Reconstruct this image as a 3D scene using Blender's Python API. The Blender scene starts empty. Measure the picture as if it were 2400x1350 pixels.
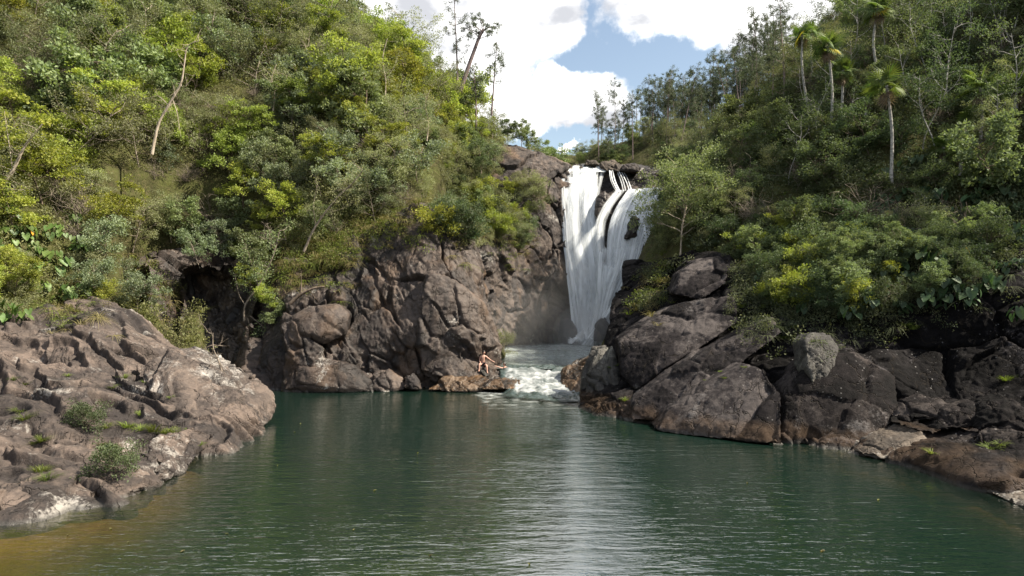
import bpy, bmesh, math, random
import numpy as np
from mathutils import Vector, Matrix, Euler
from mathutils.bvhtree import BVHTree
from mathutils.geometry import delaunay_2d_cdt

# ------------------------------------------------------------------ camera, light, exposure
scene = bpy.context.scene
COL = scene.collection
CAM_H = 6.0          # metres above the lower pool
FOC = 1600.0         # focal length in photograph pixels (2400 wide)
HOR = 692.0          # horizon row
cam_d = bpy.data.cameras.new('camera')
cam = bpy.data.objects.new('camera', cam_d)
COL.objects.link(cam)
cam.location = (0, 0, CAM_H)
cam.rotation_euler = (math.radians(90), 0, 0)
cam_d.sensor_width = 36
cam_d.lens = FOC / 2400 * 36
cam_d.shift_y = (HOR - 675) / 2400
cam_d.clip_start = 0.3
cam_d.clip_end = 2000
scene.camera = cam

SUN_DIR = Vector((0.64, -0.11, 0.70)).normalized()      # towards the sun
sun_d = bpy.data.lights.new('sun', 'SUN')
sun_d.energy = 5.0
sun_d.angle = math.radians(0.6)
sun_d.color = (1.0, 0.90, 0.74)
sun = bpy.data.objects.new('sun', sun_d)
COL.objects.link(sun)
sun.location = (40, -40, 60)
sun.rotation_euler = SUN_DIR.to_track_quat('Z', 'Y').to_euler()

vs = scene.view_settings
vs.view_transform = 'Standard'
vs.look = 'None'
vs.gamma = 1
vs.use_curve_mapping = False
vs.exposure = 1.5
cy = scene.cycles
cy.max_bounces = 6
cy.diffuse_bounces = 3
cy.glossy_bounces = 3
cy.transmission_bounces = 4
cy.transparent_max_bounces = 24
cy.volume_bounces = 2
cy.caustics_reflective = False
cy.caustics_refractive = False
cy.sample_clamp_indirect = 4


# ------------------------------------------------------------------ node helper
class NT:
    def __init__(self, tree):
        self.t = tree
        self.n = tree.nodes
        self.l = tree.links

    def _set(self, node, key, val):
        sock = node.inputs[key]
        if isinstance(val, bpy.types.NodeSocket):
            self.l.new(val, sock)
        else:
            if sock.type == 'RGBA' and hasattr(val, '__len__') and len(val) == 3:
                val = (*val, 1)
            sock.default_value = val

    def add(self, typ, ins=None, **props):
        nd = self.n.new(typ)
        for k, v in props.items():
            setattr(nd, k, v)
        for k, v in (ins or {}).items():
            self._set(nd, k, v)
        return nd

    def math(self, op, a, b=0.0, c=0.0, clamp=False):
        nd = self.add('ShaderNodeMath', {0: a, 1: b, 2: c}, operation=op, use_clamp=clamp)
        return nd.outputs[0]

    def vmath(self, op, a, b=(0, 0, 0)):
        nd = self.add('ShaderNodeVectorMath', {0: a, 1: b}, operation=op)
        return nd.outputs['Value'] if op in ('LENGTH', 'DOT_PRODUCT', 'DISTANCE') else nd.outputs[0]

    def mix(self, f, a, b, blend='MIX'):
        nd = self.add('ShaderNodeMix', data_type='RGBA', blend_type=blend)
        self._set(nd, 0, f)
        self._set(nd, 6, a)
        self._set(nd, 7, b)
        return nd.outputs[2]

    def smooth(self, x, lo, hi, t0=0.0, t1=1.0):
        nd = self.add('ShaderNodeMapRange', {0: x, 1: lo, 2: hi, 3: t0, 4: t1}, interpolation_type='SMOOTHSTEP')
        return nd.outputs[0]

    def noise(self, vec, scale, detail=4, rough=0.55, dist=0.0, out=0):
        nd = self.add('ShaderNodeTexNoise', {'Vector': vec, 'Scale': scale, 'Detail': detail,
                                             'Roughness': rough, 'Distortion': dist})
        return nd.outputs[out]

    def mapping(self, vec, scale=(1, 1, 1), rot=(0, 0, 0), loc=(0, 0, 0)):
        return self.add('ShaderNodeMapping', {0: vec, 1: loc, 2: rot, 3: scale}).outputs[0]

    def mixsh(self, f, a, b):
        nd = self.add('ShaderNodeMixShader')
        self._set(nd, 0, f)
        self.l.new(a, nd.inputs[1])
        self.l.new(b, nd.inputs[2])
        return nd.outputs[0]


def new_mat(name):
    m = bpy.data.materials.new(name)
    m.use_nodes = True
    m.node_tree.nodes.clear()
    nt = NT(m.node_tree)
    out = nt.add('ShaderNodeOutputMaterial')
    return m, nt, out


def pdir(u, v):
    return Vector(((u - 1200) / FOC, 1, (HOR - v) / FOC)).normalized()


# ------------------------------------------------------------------ world: sky with cumulus
world = bpy.data.worlds.new('World')
scene.world = world
world.use_nodes = True
world.node_tree.nodes.clear()
w = NT(world.node_tree)
wo = w.add('ShaderNodeOutputWorld')
sky = w.add('ShaderNodeTexSky', sky_type='NISHITA', sun_disc=False,
            sun_elevation=math.asin(SUN_DIR.z), sun_rotation=math.atan2(SUN_DIR.x, SUN_DIR.y),
            air_density=1.0, dust_density=1.2, ozone_density=1.2)
wdir = w.add('ShaderNodeTexCoord').outputs['Generated']
warp = w.noise(wdir, 9.0, 6, 0.6, out=1)
warp = w.vmath('SUBTRACT', warp, (0.5, 0.5, 0.5))
wscaled = w.add('ShaderNodeVectorMath', {0: warp, 3: 0.10}, operation='SCALE').outputs[0]
wd2 = w.vmath('ADD', wdir, wscaled)


def lobe(u, v, ru, rv):
    c = pdir(u, v)
    k = c.y / FOC
    q = w.vmath('SUBTRACT', wd2, tuple(c))
    q = w.vmath('MULTIPLY', q, (1 / (ru * k), 1 / (ru * k), 1 / (rv * k)))
    return w.math('SUBTRACT', 1.0, w.vmath('LENGTH', q))


def chain(lobes):
    r = None
    for a in lobes:
        x = lobe(*a)
        r = x if r is None else w.math('MAXIMUM', r, x)
    return r


glob = w.math('MULTIPLY_ADD', w.noise(w.mapping(wdir, (2.2, 2.2, 3.4)), 1.0, 5, 0.55), 3.2, -1.52)
clouds = chain([(1080, 30, 290, 190), (1296, 36, 85, 88), (1322, 236, 172, 62), (1250, 270, 260, 42),
                (1640, 10, 270, 92), (1360, 225, 110, 62), (1310, 195, 70, 60), (1150, 200, 110, 130),
                (1860, 40, 200, 120), (1250, -420, 700, 360), (1500, -1100, 1300, 600), (700, -900, 900, 500), (1348, 356, 22, 10)])
holes = chain([(1420, 130, 170, 75), (1600, 160, 250, 70), (1385, 45, 42, 70), (1330, 118, 90, 36), (1300, 345, 240, 42),
               (1560, 200, 160, 95), (1800, 230, 260, 100)])
f = w.math('MAXIMUM', w.math('MINIMUM', glob, w.math('MULTIPLY', holes, -1.6)), w.math('MULTIPLY', clouds, 1.3))
det = w.math('MULTIPLY_ADD', w.noise(wdir, 30.0, 6, 0.62), 0.7, -0.35)
alpha = w.smooth(w.math('ADD', f, det), -0.03, 0.36)
tex = w.noise(w.mapping(wdir, (1, 1, 1.8)), 11.0, 6, 0.55)
ccol = w.mix(w.smooth(tex, 0.32, 0.62), (0.22, 0.225, 0.24), (0.56, 0.555, 0.545))
skyc = w.mix(1.0, sky.outputs[0], (1.12, 1.0, 0.86), 'MULTIPLY')
bg_sky = w.add('ShaderNodeBackground', {'Color': skyc, 'Strength': 0.08})
bg_cl = w.add('ShaderNodeBackground', {'Color': ccol, 'Strength': 1.2})
w.l.new(w.mixsh(alpha, bg_sky.outputs[0], bg_cl.outputs[0]), wo.inputs[0])


# ------------------------------------------------------------------ helpers: points, tags, meshes
def at(u, v, Y):
    """photograph pixel and distance -> world point"""
    return np.array([(u - 1200) / FOC * Y, Y, CAM_H - (v - HOR) / FOC * Y])


def wl(u, v, z=0.0):
    Y = (CAM_H - z) * FOC / (v - HOR)
    return np.array([(u - 1200) / FOC * Y, Y, z])


def proj(p):
    return 1200 + FOC * p[0] / p[1], HOR - FOC * (p[2] - CAM_H) / p[1]


def tag(o, label=None, cat=None, group=None, kind=None):
    if label: o['label'] = label
    if cat: o['category'] = cat
    if group: o['group'] = group
    if kind: o['kind'] = kind
    return o


def empty(name, loc=(0, 0, 0)):
    o = bpy.data.objects.new(name, None)
    o.empty_display_size = 0.3
    o.location = loc
    COL.objects.link(o)
    return o


def link(name, me, parent=None):
    o = bpy.data.objects.new(name, me)
    COL.objects.link(o)
    if parent: o.parent = parent
    return o


def np_mesh(name, V, F, mat=None, smooth=True, fattr=None, vattr=None):
    """V (n,3), F (m,k) with k = 3 or 4"""
    V = np.asarray(V, dtype=np.float32)
    F = np.asarray(F, dtype=np.int32)
    me = bpy.data.meshes.new(name)
    m, k = F.shape
    me.vertices.add(len(V))
    me.vertices.foreach_set('co', V.ravel())
    me.loops.add(m * k)
    me.loops.foreach_set('vertex_index', F.ravel())
    me.polygons.add(m)
    me.polygons.foreach_set('loop_start', np.arange(0, m * k, k, dtype=np.int32))
    me.polygons.foreach_set('loop_total', np.full(m, k, dtype=np.int32))
    if smooth:
        me.polygons.foreach_set('use_smooth', np.ones(m, dtype=bool))
    for nm, arr in (fattr or {}).items():
        a = me.attributes.new(nm, 'FLOAT', 'FACE')
        a.data.foreach_set('value', np.asarray(arr, dtype=np.float32))
    for nm, arr in (vattr or {}).items():
        a = me.attributes.new(nm, 'FLOAT', 'POINT')
        a.data.foreach_set('value', np.asarray(arr, dtype=np.float32))
    if mat: me.materials.append(mat)
    me.update(calc_edges=True)
    return me


# ------------------------------------------------------------------ noise in numpy
def _hash(ix, iy, iz, seed):
    h = (ix.astype(np.int64) * 374761393 + iy.astype(np.int64) * 668265263 + iz.astype(np.int64) * 2147483647
         + np.int64(seed) * 974711 + 12345) & 0xFFFFFFFF
    h = ((h ^ (h >> 13)) * 1274126177) & 0xFFFFFFFF
    h = ((h ^ (h >> 16)) * 2246822519) & 0xFFFFFFFF
    return ((h ^ (h >> 15)) & 0xFFFFFF) / float(0x1000000)


def vnoise(P, seed=0):
    I = np.floor(P).astype(np.int64)
    f = P - I
    f = f * f * f * (f * (f * 6 - 15) + 10)
    r = 0
    for dx in (0, 1):
        wx = f[:, 0] if dx else 1 - f[:, 0]
        for dy in (0, 1):
            wy = f[:, 1] if dy else 1 - f[:, 1]
            for dz in (0, 1):
                wz = f[:, 2] if dz else 1 - f[:, 2]
                r = r + wx * wy * wz * _hash(I[:, 0] + dx, I[:, 1] + dy, I[:, 2] + dz, seed)
    return r * 2 - 1


def fbm(P, octaves=4, seed=0, gain=0.5, lac=2.03):
    r, a = 0, 1.0
    for o in range(octaves):
        r = r + a * vnoise(P, seed + o * 17)
        P = P * lac + 3.7
        a *= gain
    return r


def voro(P, seed=0):
    I = np.floor(P).astype(np.int64)
    n = len(P)
    F1 = np.full(n, 9.0); F2 = np.full(n, 9.0)
    D = np.zeros((n, 3)); R = np.zeros((n, 3))
    for dx in (-1, 0, 1):
        for dy in (-1, 0, 1):
            for dz in (-1, 0, 1):
                jx, jy, jz = I[:, 0] + dx, I[:, 1] + dy, I[:, 2] + dz
                cx = jx + _hash(jx, jy, jz, seed)
                cy_ = jy + _hash(jx, jy, jz, seed + 1)
                cz = jz + _hash(jx, jy, jz, seed + 2)
                d = np.stack([P[:, 0] - cx, P[:, 1] - cy_, P[:, 2] - cz], 1)
                L = np.sqrt((d * d).sum(1))
                b = L < F1
                F2 = np.where(b, F1, np.minimum(F2, L))
                F1 = np.where(b, L, F1)
                D[b] = d[b]
                idx = np.nonzero(b)[0]
                if len(idx):
                    R[idx, 0] = _hash(jx[idx], jy[idx], jz[idx], seed + 3)
                    R[idx, 1] = _hash(jx[idx], jy[idx], jz[idx], seed + 4)
                    R[idx, 2] = _hash(jx[idx], jy[idx], jz[idx], seed + 5)
    return F1, F2, D, R


def sstep(x, a, b):
    t = np.clip((x - a) / (b - a), 0, 1)
    return t * t * (3 - 2 * t)


def rotm(rx, ry, rz):
    return np.array(Euler((math.radians(rx), math.radians(ry), math.radians(rz))).to_matrix())


def unit(v):
    return v / (np.linalg.norm(v, axis=-1, keepdims=True) + 1e-9)


def rock_disp(P, seed, size=2.5, amp=0.5, crack=0.25, rot=(20, 25, 15), aniso=(1.0, 1.0, 0.6), fine=1.0,
              strata=None, soft=0.0, steps=None):
    """displacement along the normal and a per-block tone"""
    M = rotm(*rot)
    wob = np.stack([fbm(P * 0.5, 3, seed + 50 + k * 9) for k in range(3)], 1) * 0.22
    Q = (P + wob) @ M.T
    d = np.zeros(len(P)); tone = np.zeros(len(P))
    for k, (s, a, c) in enumerate(((size, amp, crack), (size * 0.37, amp * 0.42 * fine, crack * 0.45),
                                   (size * 0.15, amp * 0.17 * fine, crack * 0.14))):
        q = Q / (s * np.array([1 / x for x in aniso]))
        F1, F2, D, R = voro(q, seed + 100 * k)
        tilt = (R - 0.5) * 1.1
        f = (R[:, 0] - 0.5) + (D * tilt).sum(1)
        if soft: f = f * (1 - soft) - soft * F1 * 0.9
        present = 1.0 if k == 0 else sstep(vnoise(P * 0.35, seed + 7 * k), -0.25, 0.35)
        d += a * f * present
        cw = sstep(F2 - F1, 0.09, 0.0) * sstep(vnoise(P * 0.6, seed + 31 + k), -0.35, 0.35)
        d -= c * cw * present
        tone += (R[:, 1] - 0.5) * (0.6, 0.3, 0.15)[k]
    d += 0.08 * amp * fbm(P * 2.2, 4, seed + 5)
    r1 = 1 - np.abs(fbm(P * 1.5, 4, seed + 21, 0.55))
    d += 0.05 * fine * (r1 ** 2 - 0.6) * sstep(vnoise(P * 0.45, seed + 23), -0.4, 0.4)
    d += 0.022 * fbm(P * 7.0, 3, seed + 29)
    for (t, mdir, spacing, sa) in (steps or ()):
        t = unit(np.array(t, float)); mdir = np.array(mdir, float)
        mdir = unit(mdir - t * (mdir @ t))
        S = P - (P @ t)[:, None] * t * 0.8
        for f2, a2, sd in ((1.0, 1.0, 0), (2.7, 0.22, 5)):
            q = (P @ mdir) / spacing * f2 + 1.35 * fbm(S * 0.3 * f2 + t * (P @ t)[:, None] * 0.12 * f2, 4, seed + 83 + sd)
            cell = np.floor(q)
            fr = q - cell
            hgt = 0.55 + 0.9 * _hash(cell, cell * 0, cell * 0, seed + 3 + sd)
            saw = fr * sstep(fr, 1.0, 0.84) * 1.1
            d += sa * a2 * hgt * (saw - 0.4) * sstep(vnoise(P * 0.28 + S * 0.15, seed + 90 + sd), -0.45, 0.25)
            tone += 0.25 * a2 * (saw - 0.4)
    if strata:
        dirv, sc, sa = strata
        t = np.array(dirv, float); t /= np.linalg.norm(t)
        along = P @ t
        perp = P - along[:, None] * t
        S = perp * sc + t * (along * sc * 0.16)[:, None]
        n1 = fbm(S, 3, seed + 71)
        n2 = fbm(S * 2.3 + 9, 3, seed + 77)
        d += sa * ((1 - np.abs(n1)) ** 2 - 0.5) + sa * 0.4 * ((1 - np.abs(n2)) ** 2 - 0.5)
    return d, tone


ROCKS = []          # (verts, faces) of everything solid, for dropping plants onto it


def catmull(pts, n):
    pts = np.asarray(pts, float)
    m = len(pts)
    t = np.linspace(0, m - 1, n)
    i = np.clip(t.astype(int), 0, m - 2)
    f = (t - i)[:, None]
    p0 = pts[np.clip(i - 1, 0, m - 1)]; p1 = pts[i]; p2 = pts[i + 1]; p3 = pts[np.clip(i + 2, 0, m - 1)]
    return 0.5 * (2 * p1 + (p2 - p0) * f + (2 * p0 - 5 * p1 + 4 * p2 - p3) * f ** 2
                  + (3 * p1 - p0 - 3 * p2 + p3) * f ** 3)


def resample(pts, n):
    """even arc-length resampling of a dense polyline"""
    L = np.r_[0, np.cumsum(np.linalg.norm(np.diff(pts, axis=0), axis=1))]
    s = np.linspace(0, L[-1], n)
    return np.stack([np.interp(s, L, pts[:, k]) for k in range(3)], 1)


def sheet_grid(rows, res):
    rows = [np.asarray(r, float) for r in rows]
    wid = np.mean([np.linalg.norm(np.diff(r, axis=0), axis=1).sum() for r in rows])
    hei = np.mean([sum(np.linalg.norm(rows[k + 1][j] - rows[k][j]) for k in range(len(rows) - 1))
                   for j in range(len(rows[0]))])
    nu, nv = int(wid / res) + 2, int(hei / res) + 2
    A = np.stack([catmull(r, nu) for r in rows])
    G = np.zeros((nv, nu, 3))
    for j in range(nu):
        G[:, j] = resample(catmull(A[:, j], nv), nv)
    return G


def grid_faces(nv, nu):
    idx = np.arange(nv * nu).reshape(nv, nu)
    return np.stack([idx[:-1, :-1], idx[:-1, 1:], idx[1:, 1:], idx[1:, :-1]], -1).reshape(-1, 4)


def grid_normals(G):
    du = np.gradient(G, axis=1)
    dv = np.gradient(G, axis=0)
    N = np.cross(du, dv)
    return N / (np.linalg.norm(N, axis=2, keepdims=True) + 1e-9)


CLAMP = []         # sheet points under which the soil must stay


def rock_sheet(name, rows, mat, seed, res=0.08, clamp=0.72, **kw):
    G = sheet_grid(rows, res)
    N = grid_normals(G)
    P = G.reshape(-1, 3)
    d, tone = rock_disp(P, seed, **kw)
    big = fbm(P * 0.22, 2, seed + 3) * 0.5
    V = P + N.reshape(-1, 3) * (d + big)[:, None]
    F = grid_faces(*G.shape[:2])
    me = np_mesh(name, V, F, mat, smooth=False, vattr={'tone': tone})
    ROCKS.append((V, F))
    k = max(2, int(G.shape[0] * clamp))
    CLAMP.append(V.reshape(G.shape)[:k].reshape(-1, 3))
    return link(name, me)


def lists(*rows):
    return [[at(*p) for p in r] for r in rows]


# rounded or blocky single rocks: convex hull -> voxel remesh -> fractured displacement
_pending = []


def rock(name, label, pts, mat, seed, depth=2.0, vox=0.09, bulge=0.4, shift=(0, 0), smooth_it=3, cat='rock',
         group=None, kind=None, rise=0.0, **kw):
    front = [np.asarray(p, float) if len(p) == 3 and isinstance(p, np.ndarray) else at(*p) for p in pts]
    c = np.mean(front, axis=0)
    allp = list(front)
    for p in front:
        q = c + (p - c) * 0.9
        allp.append(q + np.array([shift[0], depth, rise]))
    v = c + np.array([0, -bulge, 0])
    for p in front:
        allp.append(v + (p - c) * 0.55)
    bm = bmesh.new()
    for p in allp: bm.verts.new(p)
    bmesh.ops.convex_hull(bm, input=bm.verts)
    bmesh.ops.delete(bm, geom=[x for x in bm.verts if not x.link_faces], context='VERTS')
    me = bpy.data.meshes.new(name)
    bm.to_mesh(me); bm.free()
    o = link(name, me)
    md = o.modifiers.new('r', 'REMESH')
    md.mode = 'VOXEL'; md.voxel_size = vox
    if kind: tag(o, kind=kind)
    else: tag(o, label, cat, group)
    _pending.append((o, mat, seed, smooth_it, kw))
    return o


def flush_rocks():
    bpy.context.view_layer.update()
    dg = bpy.context.evaluated_depsgraph_get()
    for o, mat, seed, it, kw in _pending:
        ev = o.evaluated_get(dg)
        me = ev.to_mesh()
        n = len(me.vertices)
        V = np.zeros(n * 3); me.vertices.foreach_get('co', V); V = V.reshape(-1, 3)
        k = len(me.loops) // max(1, len(me.polygons))
        F = np.zeros(len(me.loops), dtype=np.int32); me.loops.foreach_get('vertex_index', F)
        F = F.reshape(-1, k)
        E = np.zeros(len(me.edges) * 2, dtype=np.int32); me.edges.foreach_get('vertices', E); E = E.reshape(-1, 2)
        ev.to_mesh_clear()
        deg = np.bincount(E.ravel(), minlength=n)[:, None]
        for _ in range(it):
            S = np.zeros_like(V)
            np.add.at(S, E[:, 0], V[E[:, 1]]); np.add.at(S, E[:, 1], V[E[:, 0]])
            V = V * 0.4 + 0.6 * S / np.maximum(deg, 1)
        a, b, c = V[F[:, 0]], V[F[:, 1]], V[F[:, 2]]
        fn = np.cross(b - a, c - a)
        N = np.zeros_like(V)
        for j in range(k): np.add.at(N, F[:, j], fn)
        N /= np.linalg.norm(N, axis=1, keepdims=True) + 1e-9
        d, tone = rock_disp(V, seed, **kw)
        V = V + N * d[:, None]
        old = o.data
        o.modifiers.clear()
        org = V.mean(0); org[2] = V[:, 2].min()
        o.data = np_mesh(o.name, V - org, F, mat, smooth=False, vattr={'tone': tone})
        o.location = org
        bpy.data.meshes.remove(old)
        ROCKS.append((V, F))
    _pending.clear()


# ------------------------------------------------------------------ materials
def rock_mat(name, dark, mid, light, lichen=0.3, lich_col=(0.30, 0.285, 0.265), streak=0.5, tide=0.0, speck=0.3,
             rough=0.75, scale=1.0, orange=0.0, spec=0.3):
    m, nt, out = new_mat(name)
    pos = nt.add('ShaderNodeNewGeometry').outputs['Position']
    tone = nt.add('ShaderNodeAttribute', attribute_name='tone').outputs['Fac']
    n1 = nt.noise(pos, 0.45 * scale, 6, 0.62, 0.6)
    n2 = nt.noise(nt.mapping(pos, (1.6, 1.6, 0.22)), 1.0 * scale, 5, 0.6, 0.4)
    n3 = nt.noise(pos, 3.5 * scale, 6, 0.7)
    fac = nt.math('ADD', nt.math('MULTIPLY_ADD', n2, streak, nt.math('MULTIPLY', n1, 1 - streak)),
                  nt.math('MULTIPLY', tone, 0.45))
    fac = nt.math('MULTIPLY_ADD', nt.math('SUBTRACT', n3, 0.5), 0.55, fac)
    n4 = nt.noise(pos, 13.0, 5, 0.75)
    fac = nt.math('MULTIPLY_ADD', nt.math('SUBTRACT', n4, 0.5), 0.30, fac)
    c = nt.mix(nt.smooth(fac, 0.33, 0.55), dark, mid)
    c = nt.mix(nt.smooth(fac, 0.52, 0.72), c, light)
    if orange:
        og = nt.smooth(nt.noise(nt.mapping(pos, (1, 1, 0.5), loc=(7, 3, 1)), 0.5, 4, 0.6), 0.5, 0.7)
        c = nt.mix(nt.math('MULTIPLY', og, orange), c, (0.24, 0.14, 0.07))
    if lichen:
        a = nt.noise(nt.mapping(pos, loc=(11, 5, 2)), 0.42 * scale, 7, 0.72, 0.3)
        b = nt.noise(pos, 9.0, 4, 0.7)
        la = nt.smooth(nt.math('MULTIPLY_ADD', nt.math('SUBTRACT', b, 0.5), 0.35, a), 0.62 - 0.12 * lichen, 0.70)
        c = nt.mix(nt.math('MULTIPLY', la, 0.8), c, lich_col)
    if speck:
        vo = nt.add('ShaderNodeTexVoronoi', {'Vector': pos, 'Scale': 4.2, 'Randomness': 1.0})
        sp = nt.smooth(vo.outputs['Distance'], 0.17, 0.07)
        msk = nt.smooth(nt.noise(pos, 0.7, 4, 0.6), 0.48, 0.62)
        c = nt.mix(nt.math('MULTIPLY', nt.math('MULTIPLY', sp, msk), speck), c, (0.24, 0.235, 0.23))
    z = nt.add('ShaderNodeSeparateXYZ', {0: pos}).outputs[2]
    zz = nt.math('MULTIPLY_ADD', nt.noise(pos, 0.8, 4), 1.0, z)
    if tide:
        band = nt.math('MULTIPLY', nt.smooth(zz, 0.55, 0.75), nt.smooth(zz, 1.35, 0.95))
        c = nt.mix(nt.math('MULTIPLY', band, tide), c, (0.10, 0.066, 0.042))
    wet = nt.smooth(z, 0.16, 0.02)
    c = nt.mix(nt.math('MULTIPLY', wet, 0.75), c, (0.02, 0.018, 0.014))
    wp = nt.vmath('ADD', nt.mapping(pos, (1, 1, 0.6)), nt.add('ShaderNodeVectorMath', {0: nt.noise(pos, 1.1, 4, 0.6, out=1), 3: 0.9}, operation='SCALE').outputs[0])
    ve = nt.add('ShaderNodeTexVoronoi', {'Vector': wp, 'Scale': 1.15}, feature='DISTANCE_TO_EDGE').outputs['Distance']
    crk = nt.math('MULTIPLY', nt.smooth(ve, 0.035, 0.0), nt.smooth(nt.noise(pos, 0.55, 3), 0.42, 0.58))
    ve2 = nt.add('ShaderNodeTexVoronoi', {'Vector': nt.mapping(wp, (1.3, 1.3, 0.8), (0.3, 0.5, 0.2)), 'Scale': 2.9}, feature='DISTANCE_TO_EDGE').outputs['Distance']
    crk2 = nt.math('MULTIPLY', nt.smooth(ve2, 0.03, 0.0), nt.smooth(nt.noise(nt.mapping(pos, loc=(3, 9, 4)), 0.7, 3), 0.5, 0.6))
    crk = nt.math('MAXIMUM', crk, nt.math('MULTIPLY', crk2, 0.7))
    c = nt.mix(nt.math('MULTIPLY', crk, 0.6), c, (0.022, 0.018, 0.014))
    hh = nt.math('ADD', nt.noise(pos, 4.0, 8, 0.7), nt.math('MULTIPLY', nt.noise(pos, 18.0, 5, 0.75), 0.6))
    bump = nt.add('ShaderNodeBump', {'Strength': 0.7, 'Distance': 0.07, 'Height': nt.math('MULTIPLY_ADD', crk, -1.6, hh)})
    bs = nt.add('ShaderNodeBsdfPrincipled', {'Base Color': c, 'Roughness': nt.math('MULTIPLY_ADD', wet, -0.4, rough),
                                             'Specular IOR Level': nt.math('MULTIPLY_ADD', wet, 0.3, spec), 'Normal': bump.outputs[0]})
    nt.l.new(bs.outputs[0], out.inputs[0])
    return m


M_OUT = rock_mat('rock_tan', (0.0223, 0.0179, 0.0168), (0.0569, 0.0446, 0.0387), (0.1065, 0.0818, 0.0683), lichen=0.45,
                 streak=0.15, speck=0.25)
M_LICH = rock_mat('rock_lichened', (0.0226, 0.0186, 0.0176), (0.0528, 0.0418, 0.0367), (0.1007, 0.0781, 0.0654), lichen=1.0, streak=0.4, speck=0.3,
                  lich_col=(0.36, 0.345, 0.325))
M_LCLIFF = rock_mat('rock_brown', (0.0114, 0.0092, 0.0088), (0.0343, 0.0263, 0.0233), (0.0681, 0.0526, 0.0448), lichen=0.05,
                    streak=0.55, speck=0.1, orange=0.16, rough=0.6)
M_GORGE = rock_mat('rock_gorge', (0.0181, 0.0152, 0.0152), (0.0434, 0.0355, 0.0333), (0.0905, 0.0706, 0.0598), lichen=0.15,
                   streak=0.5, speck=0.1, orange=0.25, scale=0.8)
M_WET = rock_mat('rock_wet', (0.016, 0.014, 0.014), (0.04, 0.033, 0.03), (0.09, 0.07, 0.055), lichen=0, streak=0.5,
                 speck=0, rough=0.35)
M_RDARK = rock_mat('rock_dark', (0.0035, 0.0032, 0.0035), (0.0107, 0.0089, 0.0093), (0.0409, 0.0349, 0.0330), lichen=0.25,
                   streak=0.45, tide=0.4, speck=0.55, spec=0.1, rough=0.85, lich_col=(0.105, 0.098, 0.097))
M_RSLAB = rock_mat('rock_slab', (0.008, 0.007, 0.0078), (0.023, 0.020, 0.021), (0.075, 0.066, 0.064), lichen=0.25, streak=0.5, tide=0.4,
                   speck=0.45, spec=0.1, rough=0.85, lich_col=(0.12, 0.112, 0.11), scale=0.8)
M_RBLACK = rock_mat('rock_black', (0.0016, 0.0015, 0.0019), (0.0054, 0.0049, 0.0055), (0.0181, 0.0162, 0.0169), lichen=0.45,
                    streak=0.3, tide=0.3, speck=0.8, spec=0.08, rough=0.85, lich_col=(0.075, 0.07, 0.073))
M_RPALE = rock_mat('rock_pale', (0.0242, 0.0229, 0.0216), (0.0483, 0.0462, 0.0417), (0.0834, 0.0790, 0.0703), lichen=0.6, streak=0.2,
                   tide=0.4, speck=0.5, lich_col=(0.15, 0.15, 0.13))
M_RTAN = rock_mat('rock_sand', (0.0362, 0.0289, 0.0233), (0.0723, 0.0568, 0.0439), (0.1085, 0.0878, 0.0697), lichen=0.15, streak=0.1,
                  speck=0.3)
M_LEDGE = rock_mat('rock_ledge', (0.0138, 0.0101, 0.0074), (0.0551, 0.0321, 0.0161), (0.1194, 0.0827, 0.0551), lichen=0.1, streak=0.3,
                   speck=0.1, rough=0.4, orange=0.5)

m, nt, out = new_mat('soil')
pos = nt.add('ShaderNodeNewGeometry').outputs['Position']
n1 = nt.noise(pos, 0.6, 7, 0.65)
n2 = nt.noise(pos, 4.0, 6, 0.7)
c = nt.mix(nt.smooth(n1, 0.35, 0.65), (0.032, 0.032, 0.014), (0.060, 0.066, 0.022))
c = nt.mix(nt.smooth(n2, 0.45, 0.75), c, (0.085, 0.072, 0.038))
z = nt.add('ShaderNodeSeparateXYZ', {0: pos}).outputs[2]
c = nt.mix(nt.smooth(z, 0.1, -0.2), c, nt.mix(nt.smooth(n1, 0.4, 0.6), (0.15, 0.092, 0.036), (0.235, 0.148, 0.06)))
bump = nt.add('ShaderNodeBump', {'Strength': 0.8, 'Distance': 0.25, 'Height': n2})
bs = nt.add('ShaderNodeBsdfPrincipled', {'Base Color': c, 'Roughness': 0.95, 'Specular IOR Level': 0.1,
                                         'Normal': bump.outputs[0]})
nt.l.new(bs.outputs[0], out.inputs[0])
M_SOIL = m


def leaf_mat(name, c1, c2, c3=None, trans=0.35, gloss=0.02, vary=0.35, grough=0.6):
    """c1..c2 by leaf, pushed towards c3 by plant"""
    m, nt, out = new_mat(name)
    var = nt.add('ShaderNodeAttribute', attribute_name='var').outputs['Fac']
    rnd = nt.add('ShaderNodeObjectInfo').outputs['Random']
    c = nt.mix(var, c1, c2)
    if c3: c = nt.mix(nt.math('MULTIPLY', rnd, 0.8), c, c3)
    c = nt.add('ShaderNodeHueSaturation', {'Hue': nt.math('MULTIPLY_ADD', nt.math('FRACT', nt.math('MULTIPLY', rnd, 7.13)), 0.03, 0.485),
                                           'Saturation': 1.0,
                                           'Value': nt.math('MULTIPLY_ADD', nt.math('FRACT', nt.math('MULTIPLY', rnd, 3.77)), vary * 2, 1 - vary),
                                           'Color': c}).outputs[0]
    df = nt.add('ShaderNodeBsdfDiffuse', {'Color': c})
    tc = nt.mix(1.0, c, (1.25, 1.3, 0.7), 'MULTIPLY')
    tr = nt.add('ShaderNodeBsdfTranslucent', {'Color': tc})
    sh = nt.mixsh(trans, df.outputs[0], tr.outputs[0])
    gl = nt.add('ShaderNodeBsdfGlossy', {'Color': (0.8, 0.85, 0.8), 'Roughness': grough})
    nt.l.new(nt.mixsh(gloss, sh, gl.outputs[0]), out.inputs[0])
    return m


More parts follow.
